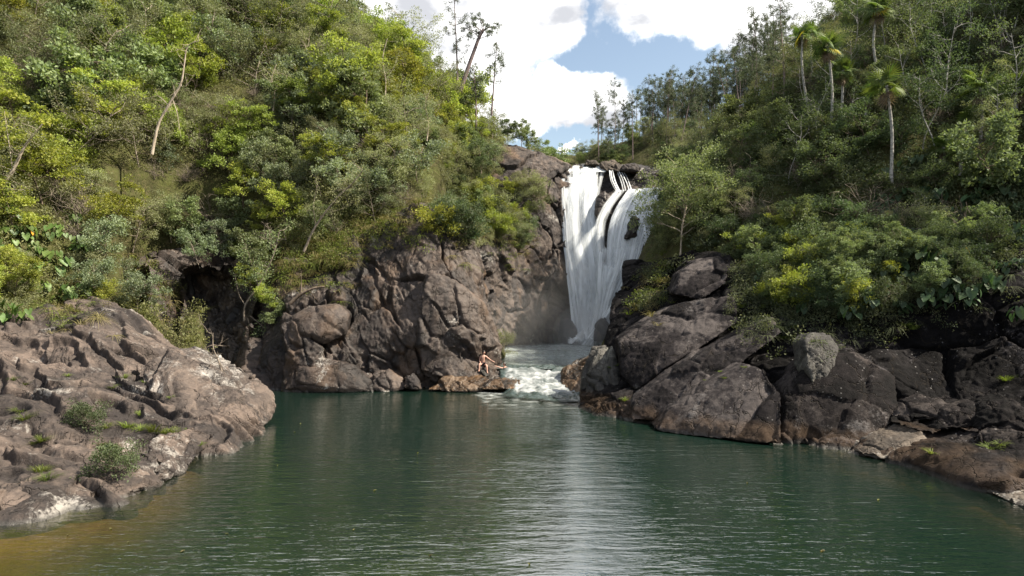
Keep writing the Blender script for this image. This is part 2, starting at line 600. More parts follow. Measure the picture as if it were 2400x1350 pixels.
M_OLIVE = leaf_mat('leaf_olive', (0.132, 0.144, 0.076), (0.250, 0.258, 0.147), (0.173, 0.198, 0.098))
M_BRIGHT = leaf_mat('leaf_bright', (0.158, 0.207, 0.037), (0.328, 0.321, 0.053), (0.179, 0.239, 0.061), trans=0.42)
M_GREEN = leaf_mat('leaf_green', (0.095, 0.136, 0.055), (0.179, 0.212, 0.092), (0.143, 0.176, 0.100))
M_SILVER = leaf_mat('leaf_silver', (0.140, 0.178, 0.111), (0.224, 0.261, 0.172), (0.148, 0.186, 0.105))
M_DARK = leaf_mat('leaf_dark', (0.040, 0.071, 0.037), (0.089, 0.125, 0.060), (0.085, 0.102, 0.048))
M_PINE = leaf_mat('needles', (0.062, 0.082, 0.054), (0.114, 0.134, 0.087), trans=0.2, vary=0.2)
M_PALM = leaf_mat('palm_leaf', (0.048, 0.094, 0.021), (0.112, 0.150, 0.037), trans=0.35, gloss=0.03, vary=0.3)
M_PALMY = leaf_mat('palm_leaf_yellow', (0.25, 0.22, 0.02), (0.33, 0.28, 0.04), trans=0.35)
M_PALMD = leaf_mat('palm_leaf_dead', (0.12, 0.085, 0.06), (0.22, 0.17, 0.13), trans=0.15)
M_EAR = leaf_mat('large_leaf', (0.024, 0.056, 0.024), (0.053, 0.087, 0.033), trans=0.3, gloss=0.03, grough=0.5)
M_EARY = leaf_mat('large_leaf_sunlit', (0.065, 0.12, 0.025), (0.11, 0.165, 0.04), trans=0.35, gloss=0.03, grough=0.5)  # brighter copy of the heart leaf, left bank's sunlight put into the colour
M_EARO = leaf_mat('orange_leaf', (0.55, 0.22, 0.02), (0.6, 0.28, 0.04), trans=0.3)
M_STRAW = leaf_mat('straw', (0.133, 0.116, 0.047), (0.199, 0.179, 0.083), (0.113, 0.123, 0.040), trans=0.25)
M_GRASS = leaf_mat('grass', (0.085, 0.125, 0.022), (0.17, 0.20, 0.045), (0.11, 0.15, 0.03), trans=0.35)
M_STRAP = leaf_mat('strap_leaf', (0.051, 0.083, 0.026), (0.111, 0.142, 0.041), (0.102, 0.117, 0.031), trans=0.35, gloss=0.03)
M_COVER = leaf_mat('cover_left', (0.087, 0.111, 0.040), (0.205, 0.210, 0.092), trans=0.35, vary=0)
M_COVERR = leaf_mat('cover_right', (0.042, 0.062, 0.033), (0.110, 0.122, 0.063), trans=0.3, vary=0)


def bark_mat(name, c1, c2, sc=(6, 6, 1.2)):
    m, nt, out = new_mat(name)
    pos = nt.add('ShaderNodeTexCoord').outputs['Object']
    n = nt.noise(nt.mapping(pos, sc), 1.6, 6, 0.65)
    c = nt.mix(nt.smooth(n, 0.35, 0.65), c1, c2)
    bump = nt.add('ShaderNodeBump', {'Strength': 0.5, 'Distance': 0.03, 'Height': n})
    bs = nt.add('ShaderNodeBsdfPrincipled', {'Base Color': c, 'Roughness': 0.85, 'Specular IOR Level': 0.2, 'Normal': bump.outputs[0]})
    nt.l.new(bs.outputs[0], out.inputs[0])
    return m


M_BARK = bark_mat('bark', (0.07, 0.052, 0.040), (0.17, 0.135, 0.105))
M_BARKP = bark_mat('bark_pale', (0.24, 0.20, 0.155), (0.42, 0.36, 0.29))
M_BARKG = bark_mat('bark_grey', (0.17, 0.165, 0.155), (0.34, 0.33, 0.31), (4, 4, 6))
M_TWIG = bark_mat('twig', (0.12, 0.098, 0.078), (0.235, 0.20, 0.165))
M_PBARK = bark_mat('bark_pine', (0.095, 0.07, 0.075), (0.22, 0.175, 0.17))

# ------------------------------------------------------------------ terrain: one height sheet for hills and pool beds
TP = []


def tp(*pts):
    for p in pts: TP.append(at(*p))


def tx(*pts):
    for p in pts: TP.append(np.array(p, float))


# left hill
tp((-700, 820, 26), (-700, 500, 36), (-700, 150, 46), (-700, -200, 58), (-700, -350, 80), (-700, -380, 120),
   (-250, 790, 33), (-250, 600, 38), (-250, 350, 45), (-250, 80, 54), (-250, -150, 66), (-250, -200, 95),
   (30, 775, 37), (30, 640, 40), (30, 450, 45), (30, 250, 51), (30, 60, 58), (30, -110, 70), (30, -140, 95),
   (300, 750, 41.5), (300, 620, 45), (300, 440, 50), (300, 230, 57), (300, 40, 65), (300, -50, 78), (300, -40, 110),
   (420, 770, 43), (470, 600, 53), (480, 560, 54.5),
   (560, 580, 54.5), (560, 440, 57), (560, 250, 62), (560, 70, 70), (560, 0, 82), (560, 20, 110),
   (680, 640, 49), (700, 590, 51),
   (800, 590, 50.5), (800, 430, 55), (800, 270, 61), (800, 140, 69), (800, 100, 82), (800, 120, 110),
   (900, 530, 52), (950, 490, 53), (950, 400, 57), (950, 290, 63), (950, 200, 71), (950, 180, 85),
   (1030, 505, 54), (1080, 540, 57), (1080, 450, 61), (1080, 360, 66), (1080, 310, 72), (1080, 300, 84),
   (1150, 530, 66), (1160, 440, 69), (1160, 380, 72), (1160, 350, 76), (1160, 360, 90), (1000, 240, 120))
# plateau and creek above the fall
tx((0, 74, 19.5), (6, 74, 18.4), (12, 74, 18.2), (2, 82, 19.6), (8, 80, 18.4), (14, 82, 20.5), (9.5, 95, 23.5), (14, 90, 24.5), (8.6, 87, 21), (18, 92, 27), (10, 105, 27), (14, 110, 29),
   (2, 110, 22), (-8, 100, 26), (8, 150, 22), (30, 160, 34), (-40, 150, 40))
# right hill
tp((1500, 398, 74), (1560, 385, 80), (1540, 560, 62), (1560, 480, 66), (1500, 600, 62), (1470, 640, 58),
   (1600, 600, 47), (1600, 510, 51), (1600, 430, 60), (1620, 390, 78), (1650, 370, 95), (1700, 350, 120),
   (1700, 620, 43), (1700, 520, 47), (1700, 430, 55), (1700, 350, 66), (1700, 320, 80), (1700, 310, 100),
   (1820, 740, 36), (1820, 600, 40), (1820, 470, 46), (1820, 350, 54), (1820, 250, 63), (1820, 210, 75), (1820, 220, 100),
   (1950, 740, 34), (1950, 580, 39), (1950, 420, 44), (1950, 260, 51), (1950, 130, 60), (1950, 70, 72), (1950, 100, 100),
   (2100, 720, 33.5), (2100, 560, 37.5), (2100, 380, 42), (2100, 180, 49), (2100, 20, 58), (2100, -60, 72), (2100, 0, 100),
   (2300, 640, 33.5), (2300, 500, 36.5), (2300, 300, 42), (2300, 80, 49), (2300, -110, 60), (2300, -150, 80),
   (2500, 560, 33), (2500, 400, 36), (2500, 150, 42), (2500, -100, 50), (2500, -250, 62), (2500, -250, 90),
   (2800, 700, 27), (2800, 450, 31), (2800, 150, 37), (2800, -260, 46), (2800, -600, 58), (2800, -600, 90))
tx((30, 16, 3), (34, 20, 12), (42, 18, 20), (60, 25, 46), (64, 40, 58), (62, 52, 62), (75, 50, 66), (62, 64, 56), (70, 80, 52), (60, 120, 40), (70, 0, 34), (46, 0, 16), (34, 0, 5),  # unseen ridge past the right edge, raised to shade the slope and fall
   (30, -10, 1), (30, -40, 1), (60, -40, 20), (90, -20, 36), (110, 60, 46), (110, 150, 40), (60, 170, 34),
   (-30, 10, 2.5), (-26, 14, 2.2), (-45, 10, 12), (-70, 10, 26), (-30, -40, 1), (-60, -40, 12), (-100, -40, 26), (-110, 40, 44), (-110, 170, 50), (-60, 170, 44), (0, 175, 26), (-24, 0, 0.3), (26, 4, 0.2))
# pool beds
tx((0, 10, -3), (0, 20, -3), (0, 30, -3), (-8, 36, -3), (-5, 40, -2.5), (-12, 40, -1.2), (5, 25, -3), (8, 20, -3), (0, -40, -2), (0, -10, -3),
   (-8, 26, -2.6), (-15, 44, -0.6), (-18, 41, -0.9), (-14, 36, -1.5), (-6, 18, -2.4), (-11.5, 17.5, -0.30), (-8.6, 17, -0.75), (-13.5, 16, -0.12), (-14, 12, -0.25),
   (-10, 14, -0.5), (-9, 20, -0.7), (-6.5, 13.5, -1.5), (-11, 22.5, -0.35), (-18, 20, 0.2), (-16, 14, 0.05), (-10, 9, -0.8), (-17, 6, -0.3),
   (3.5, 34, -1.5), (8, 28, -1.4), (13, 22.5, -0.7), (12, 18, -1.2), (14.2, 18, -0.35), (15.5, 16.5, -0.1), (16, 10, -0.6), (12, 14, -1.5),
   (-8, 42.5, -1.0), (-3, 42, -1.0), (1, 42, 0.3), (3, 43, 0.2), (0, 50, -0.5), (0, 58, -0.5), (5, 62, -0.5), (-2, 60, 0.4), (3, 47, -0.3), (6.5, 55, 0.5),
   (9, 66, 0.5), (6, 69.5, 0.4), (8.5, 69.5, 0.4), (3, 68.5, 0.4), (0, 66.5, 0.4), (6, 71.8, 2), (9, 71.8, 2), (2.5, 71, 2), (-4.5, 59, 0.3), (11, 67, 0.6), (12, 70, 2), (10.5, 63, 0.3), (9, 60, 0.3), (4.5, 44, 0.5), (5, 39, 0.2), (10, 33, 0.5), (15, 28, 0.4), (-19, 35, 2.5), (-15, 33.5, 0.6), (-21, 30, 2.5), (-18, 27, 1.3), (-18, 23.5, 0.6), (-12, 31, -0.3),
   (-14, 47, 1.2), (-8, 46.5, 2.0), (-3, 49, 2.0), (-1.5, 46.5, 1.0))
TPA = np.array(TP)
X0, X1, Y0, Y1, TR = -110.0, 110.0, -40.0, 175.0, 0.5
gx = np.arange(X0, X1 + TR, TR); gy = np.arange(Y0, Y1 + TR, TR)
ZG = np.full((len(gy), len(gx)), np.nan)
corner = np.array([[X0 - 9, Y0 - 9, 26], [X1 + 9, Y0 - 9, 36], [X0 - 9, Y1 + 9, 50], [X1 + 9, Y1 + 9, 40]])
TPA = np.vstack([TPA, corner])
tv, te, tf, *_ = delaunay_2d_cdt([Vector((p[0], p[1])) for p in TPA], [], [], 0, 1e-4, True)
_, te_, tf_, ov, *_r = delaunay_2d_cdt([Vector((p[0], p[1])) for p in TPA], [], [], 0, 1e-4, True)
zv = [np.mean([TPA[j][2] for j in o]) if o else 0 for o in ov]
for t in tf:
    a, b, c_ = [np.array([tv[i][0], tv[i][1]]) for i in t[:3]]
    lo = np.minimum(np.minimum(a, b), c_); hi = np.maximum(np.maximum(a, b), c_)
    i0, i1 = max(0, int((lo[0] - X0) / TR)), min(len(gx), int((hi[0] - X0) / TR) + 2)
    j0, j1 = max(0, int((lo[1] - Y0) / TR)), min(len(gy), int((hi[1] - Y0) / TR) + 2)
    if i0 >= i1 or j0 >= j1: continue
    xx, yy = np.meshgrid(gx[i0:i1], gy[j0:j1])
    den = (b[1] - c_[1]) * (a[0] - c_[0]) + (c_[0] - b[0]) * (a[1] - c_[1])
    if abs(den) < 1e-9: continue
    l1 = ((b[1] - c_[1]) * (xx - c_[0]) + (c_[0] - b[0]) * (yy - c_[1])) / den
    l2 = ((c_[1] - a[1]) * (xx - c_[0]) + (a[0] - c_[0]) * (yy - c_[1])) / den
    l3 = 1 - l1 - l2
    ins = (l1 >= -1e-6) & (l2 >= -1e-6) & (l3 >= -1e-6)
    zz = l1 * zv[t[0]] + l2 * zv[t[1]] + l3 * zv[t[2]]
    sub = ZG[j0:j1, i0:i1]
    sub[ins] = zz[ins]
ZG = np.nan_to_num(ZG, nan=20.0)
for _ in range(6):
    Zp = np.pad(ZG, 1, mode='edge')
    ZG = (Zp[1:-1, 1:-1] * 2 + Zp[:-2, 1:-1] + Zp[2:, 1:-1] + Zp[1:-1, :-2] + Zp[1:-1, 2:]) / 6
XX, YY = np.meshgrid(gx, gy)
PP = np.stack([XX.ravel(), YY.ravel(), np.zeros(XX.size)], 1)
rough = (fbm(PP * 0.12, 3, 5) * 1.0 + fbm(PP * 0.5, 3, 9) * 0.35).reshape(ZG.shape)
ZG = ZG + rough * sstep(ZG, 0.5, 5.0)


def ground(x, y):
    fx = min(max((x - X0) / TR, 0), len(gx) - 1.001); fy = min(max((y - Y0) / TR, 0), len(gy) - 1.001)
    i, j = int(fx), int(fy); fx -= i; fy -= j
    return ((ZG[j, i] * (1 - fx) + ZG[j, i + 1] * fx) * (1 - fy) + (ZG[j + 1, i] * (1 - fx) + ZG[j + 1, i + 1] * fx) * fy)


# ------------------------------------------------------------------ rock faces
def below(row, z=-0.7, fwd=0.8):
    return [p + np.array([0, -fwd, 0]) + np.array([0, 0, z - p[2]]) for p in row]


# foreground outcrop, left
r1 = [wl(-420, 1330), wl(-100, 1215), wl(60, 1198), wl(160, 1168), wl(250, 1165), wl(340, 1142), wl(420, 1085), wl(500, 1068), wl(570, 1042), wl(608, 1008)]
out_rows = [below(r1)] + [r1] + lists(
    [(-420, 1080, 18.5), (-100, 1030, 22.5), (60, 1020, 24), (160, 1000, 25.5), (250, 985, 27), (340, 975, 28), (430, 965, 28.6), (500, 935, 29.8), (560, 925, 30.6), (606, 962, 31)],
    [(-420, 920, 23), (-100, 880, 28), (60, 870, 30), (160, 850, 31), (250, 835, 32), (340, 820, 33), (420, 835, 33.5), (490, 862, 33.5), (560, 902, 33), (604, 932, 32)],
    [(-420, 800, 28), (-100, 785, 33), (60, 772, 35.5), (140, 732, 37.5), (230, 717, 38.5), (330, 765, 38), (400, 805, 37), (480, 850, 36), (552, 897, 35), (598, 926, 33.4)],
    [(-420, 800, 31), (-100, 790, 36), (60, 775, 39), (140, 745, 41), (230, 740, 42), (330, 790, 41), (400, 840, 39.5), (480, 890, 38), (550, 925, 36.5), (590, 950, 34.6)],
    [(-420, 900, 33), (-100, 900, 38), (60, 900, 41), (140, 900, 43), (230, 900, 43.5), (330, 920, 42), (400, 930, 40.5), (480, 945, 39), (545, 960, 37), (580, 990, 35)])
o = rock_sheet('rock_outcrop', out_rows, M_OUT, 11, res=0.05, size=2.9, amp=0.46, crack=0.22, rot=(0, -15, -26),
               aniso=(0.5, 1.0, 1.0), steps=(((12.3, -6, -4.1), (-0.35, -0.75, -0.3), 1.9, 0.36),), soft=0.0, fine=0.8)
tag(o, 'big pinkish tan ribbed rock outcrop sloping into the pool at the left foreground', 'rock')

# brown cliff, left of the gorge, with the dark recess at its left end
r1 = [at(340, 912, 45), at(400, 905, 46.5), at(460, 905, 47.5), at(520, 905, 47.5), at(575, 908, 45), wl(612, 916), wl(690, 918), wl(770, 918),
      wl(860, 913), wl(930, 910), wl(1000, 910), wl(1060, 905), wl(1120, 900), at(1160, 870, 46), at(1170, 850, 49)]
cl_rows = [below(r1)] + [r1] + lists(
    [(340, 800, 46), (400, 800, 48.5), (460, 800, 50.5), (520, 795, 50.5), (575, 800, 47.5), (612, 810, 44.3), (690, 800, 43.4), (770, 790, 43.6), (840, 800, 44.3), (905, 800, 44.2), (965, 800, 44), (1035, 800, 44.2), (1095, 800, 44.8), (1143, 805, 45.6), (1168, 810, 48)],
    [(340, 700, 48), (400, 700, 50.5), (460, 700, 53), (520, 700, 53), (575, 700, 50.5), (625, 725, 46.5), (690, 725, 45), (765, 702, 45), (825, 710, 46.2), (885, 690, 46), (945, 670, 46), (1005, 655, 45.8), (1065, 675, 46), (1120, 715, 46.8), (1152, 725, 49.5)],
    [(340, 620, 50), (400, 620, 52.5), (460, 625, 54), (520, 630, 54), (580, 640, 51.5), (645, 650, 48.6), (705, 655, 47.5), (765, 640, 47.4), (825, 605, 48.4), (880, 590, 48.4), (935, 570, 48.3), (987, 560, 48.2), (1040, 575, 48.2), (1085, 600, 48.8), (1120, 645, 51.5)],
    [(340, 580, 52), (400, 580, 54.5), (460, 590, 55.5), (520, 600, 55.5), (590, 610, 53.5), (660, 620, 50.5), (710, 620, 49.5), (770, 590, 49.5), (830, 550, 50.3), (885, 522, 50.3), (940, 490, 50.2), (985, 478, 50), (1035, 505, 50), (1075, 548, 50.6), (1102, 580, 53)],
    [(340, 620, 54), (400, 600, 56.5), (460, 600, 57.5), (520, 610, 57.5), (590, 620, 55.5), (660, 640, 53), (710, 640, 52), (770, 600, 52), (830, 570, 53), (885, 545, 53), (940, 520, 53), (985, 510, 53), (1035, 530, 53), (1070, 565, 53), (1095, 600, 55)])
o = rock_sheet('rock_cliff', cl_rows, M_LCLIFF, 23, res=0.07, size=3.0, amp=0.9, crack=0.55, rot=(12, 30, 20), aniso=(1.0, 1.0, 0.42), fine=0.8,
               steps=(((0.45, -0.1, -0.9), (1, -0.3, 0.3), 2.2, 0.16),))
tag(o, 'brown fractured cliff rising from the pool left of the waterfall gorge', 'cliff')

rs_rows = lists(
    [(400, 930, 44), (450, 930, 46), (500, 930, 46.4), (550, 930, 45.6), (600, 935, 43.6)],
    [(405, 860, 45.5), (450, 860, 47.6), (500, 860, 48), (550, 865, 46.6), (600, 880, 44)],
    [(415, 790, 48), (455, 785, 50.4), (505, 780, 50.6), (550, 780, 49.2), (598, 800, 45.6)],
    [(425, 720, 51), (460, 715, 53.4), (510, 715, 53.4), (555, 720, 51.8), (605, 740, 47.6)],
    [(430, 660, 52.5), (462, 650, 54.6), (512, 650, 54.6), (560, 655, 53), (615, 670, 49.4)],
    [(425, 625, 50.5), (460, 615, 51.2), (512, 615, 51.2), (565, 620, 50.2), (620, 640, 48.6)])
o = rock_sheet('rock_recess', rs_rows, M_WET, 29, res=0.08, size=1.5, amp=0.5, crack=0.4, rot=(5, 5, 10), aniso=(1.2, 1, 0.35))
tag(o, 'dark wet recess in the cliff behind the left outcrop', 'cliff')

# back wall of the gorge
gw_rows = lists(
    [(1040, 880, 56), (1120, 850, 60), (1180, 845, 63), (1240, 840, 66), (1300, 835, 68), (1345, 830, 69), (1400, 830, 69)],
    [(1040, 790, 56.5), (1120, 770, 60.5), (1180, 760, 63.5), (1240, 750, 66.3), (1300, 750, 68.3), (1340, 750, 69), (1400, 750, 69.5)],
    [(1050, 680, 58), (1125, 660, 61.5), (1180, 650, 64), (1240, 640, 66.8), (1295, 640, 68.6), (1325, 640, 69.4), (1400, 640, 70)],
    [(1060, 580, 60), (1130, 570, 62.8), (1185, 565, 65), (1240, 530, 67.4), (1285, 520, 69), (1315, 520, 70), (1400, 520, 71)],
    [(1070, 540, 63), (1140, 530, 65), (1195, 500, 67), (1240, 440, 68.6), (1280, 420, 69.8), (1312, 420, 70.6), (1400, 420, 72)],
    [(1070, 500, 66), (1140, 480, 68), (1195, 430, 69.5), (1235, 395, 70.5), (1280, 392, 71.2), (1315, 394, 71.8), (1400, 400, 73)],
    [(1070, 500, 70), (1140, 470, 72), (1195, 430, 73), (1235, 410, 74), (1280, 405, 75), (1315, 405, 75), (1400, 410, 76)])
o = rock_sheet('rock_wall', gw_rows, M_GORGE, 37, res=0.10, size=2.0, amp=0.6, crack=0.4, rot=(8, 12, 35), aniso=(1.2, 1.0, 0.6),
               steps=(((0.9, 0.3, -0.5), (0.2, 0, -1), 1.6, 0.2),))
tag(o, 'greyish pink rock wall at the back of the gorge, left of the falling water', 'cliff')

# rock behind the fall
fr_rows = lists(
    [(1280, 850, 69), (1345, 830, 68.5), (1385, 825, 68.2), (1420, 825, 67.9), (1470, 825, 67), (1540, 825, 65)],
    [(1280, 720, 69.5), (1345, 715, 69), (1390, 710, 68.6), (1430, 705, 68.2), (1480, 700, 67.4), (1550, 700, 65.5)],
    [(1280, 610, 70), (1335, 605, 69.6), (1385, 600, 69.2), (1430, 595, 68.8), (1490, 590, 68), (1560, 590, 67)],
    [(1285, 520, 70.6), (1325, 518, 70.1), (1380, 518, 69.8), (1430, 515, 69.4), (1500, 520, 68.6), (1570, 520, 68)],
    [(1290, 455, 71.1), (1320, 455, 70.7), (1375, 452, 70.6), (1425, 452, 70.4), (1480, 450, 69.6), (1580, 450, 69)],
    [(1295, 440, 71.3), (1320, 436, 70.9), (1375, 434, 71), (1430, 435, 71.1), (1490, 438, 71), (1585, 440, 71)],
    [(1300, 402, 71.8), (1320, 400, 71.5), (1375, 398, 71.6), (1430, 400, 71.9), (1490, 402, 72.2), (1590, 405, 72.4)],
    [(1300, 394, 72.6), (1320, 392, 72.5), (1375, 390, 72.6), (1430, 390, 73), (1490, 390, 73.5), (1590, 395, 74)],
    [(1290, 402, 76), (1320, 400, 76), (1375, 400, 76), (1430, 400, 76), (1490, 400, 76), (1590, 400, 77)])
fr_rows = [[p + np.array([0, 0.8, 0]) for p in r] for r in fr_rows]
o = rock_sheet('rock_step', fr_rows, M_WET, 41, res=0.10, size=1.7, amp=0.42, crack=0.3, rot=(5, 5, 10), aniso=(0.8, 1.0, 1.3))
tag(o, 'dark wet stepped rock face under the falling water', 'cliff')

# right bank cliff
r1 = [wl(1362, 952), wl(1430, 978), wl(1500, 992), wl(1600, 1012), wl(1700, 1024), wl(1830, 1042), wl(1950, 1052), wl(2030, 1064), wl(2150, 1086), wl(2280, 1132), wl(2400, 1192), wl(2600, 1330)]
rc_rows = [below(r1)] + [r1] + lists(
    [(1385, 880, 39.5), (1440, 875, 37.6), (1500, 905, 35), (1600, 925, 32.4), (1700, 915, 31), (1830, 905, 29.8), (1950, 925, 28.6), (2050, 955, 27.8), (2150, 980, 27), (2280, 1020, 25.3), (2400, 1060, 23.6), (2600, 1120, 20.5)],
    [(1415, 770, 43), (1480, 780, 40.5), (1540, 800, 38.4), (1620, 805, 36.2), (1720, 795, 34.3), (1830, 785, 33), (1950, 785, 31), (2050, 805, 30.4), (2150, 830, 30), (2280, 860, 29), (2400, 910, 27.6), (2600, 950, 25.5)],
    [(1440, 695, 47), (1500, 695, 45), (1560, 690, 42.5), (1640, 650, 40), (1720, 690, 37.2), (1830, 705, 35.3), (1950, 700, 33), (2050, 700, 32.2), (2150, 690, 31.8), (2280, 650, 31.2), (2400, 630, 30.4), (2600, 620, 29.5)],
    [(1460, 625, 52), (1510, 615, 50), (1580, 602, 46), (1670, 592, 42.5), (1740, 625, 39.8), (1840, 625, 38), (1950, 610, 35.4), (2050, 595, 34.6), (2150, 580, 34.2), (2280, 550, 33.6), (2400, 530, 33), (2600, 510, 32.4)],
    [(1480, 640, 55), (1530, 630, 53), (1600, 620, 49), (1680, 615, 45), (1750, 650, 42), (1840, 660, 40), (1950, 640, 37.5), (2050, 620, 37), (2150, 600, 36.5), (2280, 570, 36), (2400, 550, 35.4), (2600, 530, 34.5)])
rc_rows = rc_rows[:2] + [[p + np.array([0.25, 1.0, 0]) for p in r] for r in rc_rows[2:]]
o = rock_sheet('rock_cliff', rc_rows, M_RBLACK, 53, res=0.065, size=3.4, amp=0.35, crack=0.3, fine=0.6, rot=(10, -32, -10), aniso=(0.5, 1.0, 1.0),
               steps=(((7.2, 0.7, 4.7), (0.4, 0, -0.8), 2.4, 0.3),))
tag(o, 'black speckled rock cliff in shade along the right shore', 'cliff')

# single rocks ------------------------------------------------------------
kwb = dict(size=1.6, amp=0.28, crack=0.16, soft=0.3)
rock('boulder', 'smooth grey brown boulder bulging from the left cliff under straw grass',
     [(672, 790, 43.2), (678, 740, 43.6), (720, 714, 44), (790, 708, 44), (822, 735, 43.8), (812, 790, 43.4), (760, 812, 43)], M_LCLIFF, 61, depth=2.4, bulge=0.7, smooth_it=10, size=3.2, amp=0.3, crack=0.2, soft=0.6, fine=0.5, rot=(20, 20, 0))
rock('boulder', 'low rounded brown boulder at the waterline under the smooth grey boulder',
     [(660, 915, 42.2), (690, 850, 42.6), (760, 832, 42.8), (830, 850, 42.8), (880, 890, 42.7), (885, 925, 42.4), (760, 935, 42)], M_LCLIFF, 62, depth=2, bulge=0.6, smooth_it=6, size=2.6, amp=0.35, crack=0.25, soft=0.4, fine=0.7)
rock('rock_block', 'tall dark cracked rock buttress left of the seated person',
     [(985, 870, 43.3), (985, 690, 44.2), (1010, 640, 44.8), (1060, 655, 45), (1130, 715, 45.3), (1162, 790, 45.6), (1166, 850, 45.6), (1090, 890, 43.6)], M_LCLIFF, 63, depth=3, bulge=0.5, smooth_it=3, size=2.4, amp=0.6, crack=0.3, rot=(10, 30, 30))
rock('rock_block', 'brown pointed rock pinnacle at the top of the left cliff',
     [(930, 640, 47), (940, 520, 48.6), (962, 482, 49.2), (990, 480, 49.2), (1040, 520, 48.8), (1070, 600, 48), (1040, 660, 46.8)], M_LCLIFF, 64, depth=3, bulge=0.5, smooth_it=2, size=2.8, amp=0.7, crack=0.35, rot=(5, 15, 10), aniso=(1, 1, 0.45))
rock('rock_block', 'upright brown slab with a dark slot on the right side of the pinnacle',
     [(1040, 640, 47.2), (1045, 545, 48.6), (1062, 530, 49), (1085, 560, 48.8), (1112, 620, 48.4), (1122, 660, 48)], M_LCLIFF, 65, depth=2, bulge=0.2, smooth_it=2, size=2.0, amp=0.3, crack=0.2)
rock('boulder', 'small dark boulder in the water at the foot of the left cliff',
     [(865, 912, 42.6), (872, 870, 43), (910, 862, 43.2), (945, 885, 43.2), (955, 915, 42.8), (900, 928, 42.3)], M_LCLIFF, 66, depth=1.4, bulge=0.3, **kwb)
rock('boulder', 'pale wet stone standing in the water beside the small dark boulder',
     [(942, 912, 42.4), (948, 882, 42.8), (970, 872, 43), (985, 895, 42.8), (988, 915, 42.5)], M_GORGE, 67, depth=0.9, bulge=0.2, vox=0.06, **kwb)
rock('rock_ledge', 'grey rock ledge on which the person in dark shorts sits',
     [(1010, 880, 43.2), (1018, 830, 43.8), (1060, 816, 44.4), (1112, 832, 44.8), (1145, 858, 44.9), (1180, 872, 44.8), (1190, 886, 44.2), (1100, 895, 43.2)], M_LCLIFF, 68, depth=1.9, bulge=0.3, vox=0.07, size=1.4, amp=0.22, crack=0.14)
rock('rock_ledge', 'low orange brown wet ledge along the waterline beside the rapids',
     [(1000, 915, 42.4), (1040, 884, 43), (1120, 882, 43.3), (1190, 886, 43.4), (1200, 900, 43), (1180, 915, 42.6), (1080, 920, 42)], M_LEDGE, 69, depth=1.5, bulge=0.3, vox=0.06, size=0.9, amp=0.14, crack=0.1)
rock('rock_ledge', 'flat brown rock tongue with whitewater washing round it',
     [(1110, 912, 42.2), (1150, 893, 42.6), (1205, 886, 42.8), (1232, 896, 42.6), (1235, 906, 42.2), (1190, 914, 41.6)], M_LEDGE, 70, depth=0.9, bulge=0.2, vox=0.055, size=0.9, amp=0.12, crack=0.1)
rock('stone', 'small pale stone slab lying below the seated person',
     [(1122, 868, 43.7), (1136, 866, 43.9), (1148, 880, 43.8), (1138, 884, 43.5)], M_RPALE, 71, depth=0.4, bulge=0.1, vox=0.04, size=0.5, amp=0.05, crack=0.02)
# dome beside the crest
rock('rock_dome', 'rounded reddish brown rock dome left of the waterfall crest',
     [(1140, 440, 69.5), (1152, 352, 71.5), (1178, 330, 73), (1212, 332, 73), (1262, 352, 72.6), (1300, 376, 72), (1338, 388, 71.6), (1316, 405, 70.6), (1262, 440, 69.2)], M_GORGE, 72, depth=6, bulge=0.4, vox=0.13, smooth_it=5, size=2.6, amp=0.6, crack=0.35, rot=(10, 18, 0), aniso=(0.4, 1, 1.3))
rock('boulder', 'flat pinkish boulder lying left on top of the waterfall crest',
     [(1366, 388, 71.4), (1376, 375, 71.8), (1398, 373, 72), (1408, 388, 71.6)], M_RTAN, 73, depth=1.4, bulge=0.2, vox=0.06, size=1, amp=0.15, crack=0.08)
rock('boulder', 'square pinkish boulder in the middle of the waterfall crest',
     [(1406, 392, 71.2), (1410, 376, 71.6), (1440, 374, 71.8), (1456, 388, 71.5), (1455, 404, 71), (1425, 402, 71)], M_RTAN, 74, depth=1.6, bulge=0.2, vox=0.06, size=1, amp=0.15, crack=0.08)
rock('boulder', 'large grey rounded boulder right on top of the waterfall crest',
     [(1455, 400, 70.8), (1462, 384, 71.2), (1490, 380, 71.4), (1502, 392, 71.2), (1500, 404, 70.8)], M_GORGE, 75, depth=1.8, bulge=0.3, vox=0.06, smooth_it=6, size=1.2, amp=0.12, crack=0.06)
rock('rock_block', 'dark rock hump dividing the two streams of the waterfall',
     [(1392, 505, 69.1), (1398, 462, 69.7), (1418, 448, 70), (1438, 452, 69.8), (1424, 485, 69.3), (1404, 520, 68.9)], M_WET, 76, depth=1.5, bulge=0.3, vox=0.08, smooth_it=5, size=1.3, amp=0.2, crack=0.1)
rock('rock_block', 'dark wet rounded rock in the right stream of the waterfall',
     [(1464, 560, 67.5), (1470, 520, 68), (1484, 505, 68.2), (1500, 515, 68), (1498, 560, 67.4)], M_WET, 77, depth=2, bulge=0.4, vox=0.09, smooth_it=6, size=1.4, amp=0.2, crack=0.1)
rock('boulder', 'rounded grey boulder at the foot of the waterfall, on its left',
     [(1310, 800, 66.6), (1316, 750, 67.2), (1336, 742, 67.4), (1354, 770, 67), (1356, 806, 66.4)], M_GORGE, 78, depth=1.5, bulge=0.3, vox=0.08, smooth_it=6, size=1.5, amp=0.15, crack=0.1)
rock('boulder', 'dark rounded boulder at the foot of the waterfall, on its right',
     [(1392, 800, 64.5), (1398, 760, 65), (1418, 742, 65.4), (1440, 770, 64.8), (1440, 806, 64.2)], M_WET, 79, depth=1.6, bulge=0.3, vox=0.08, smooth_it=6, size=1.5, amp=0.15, crack=0.1)
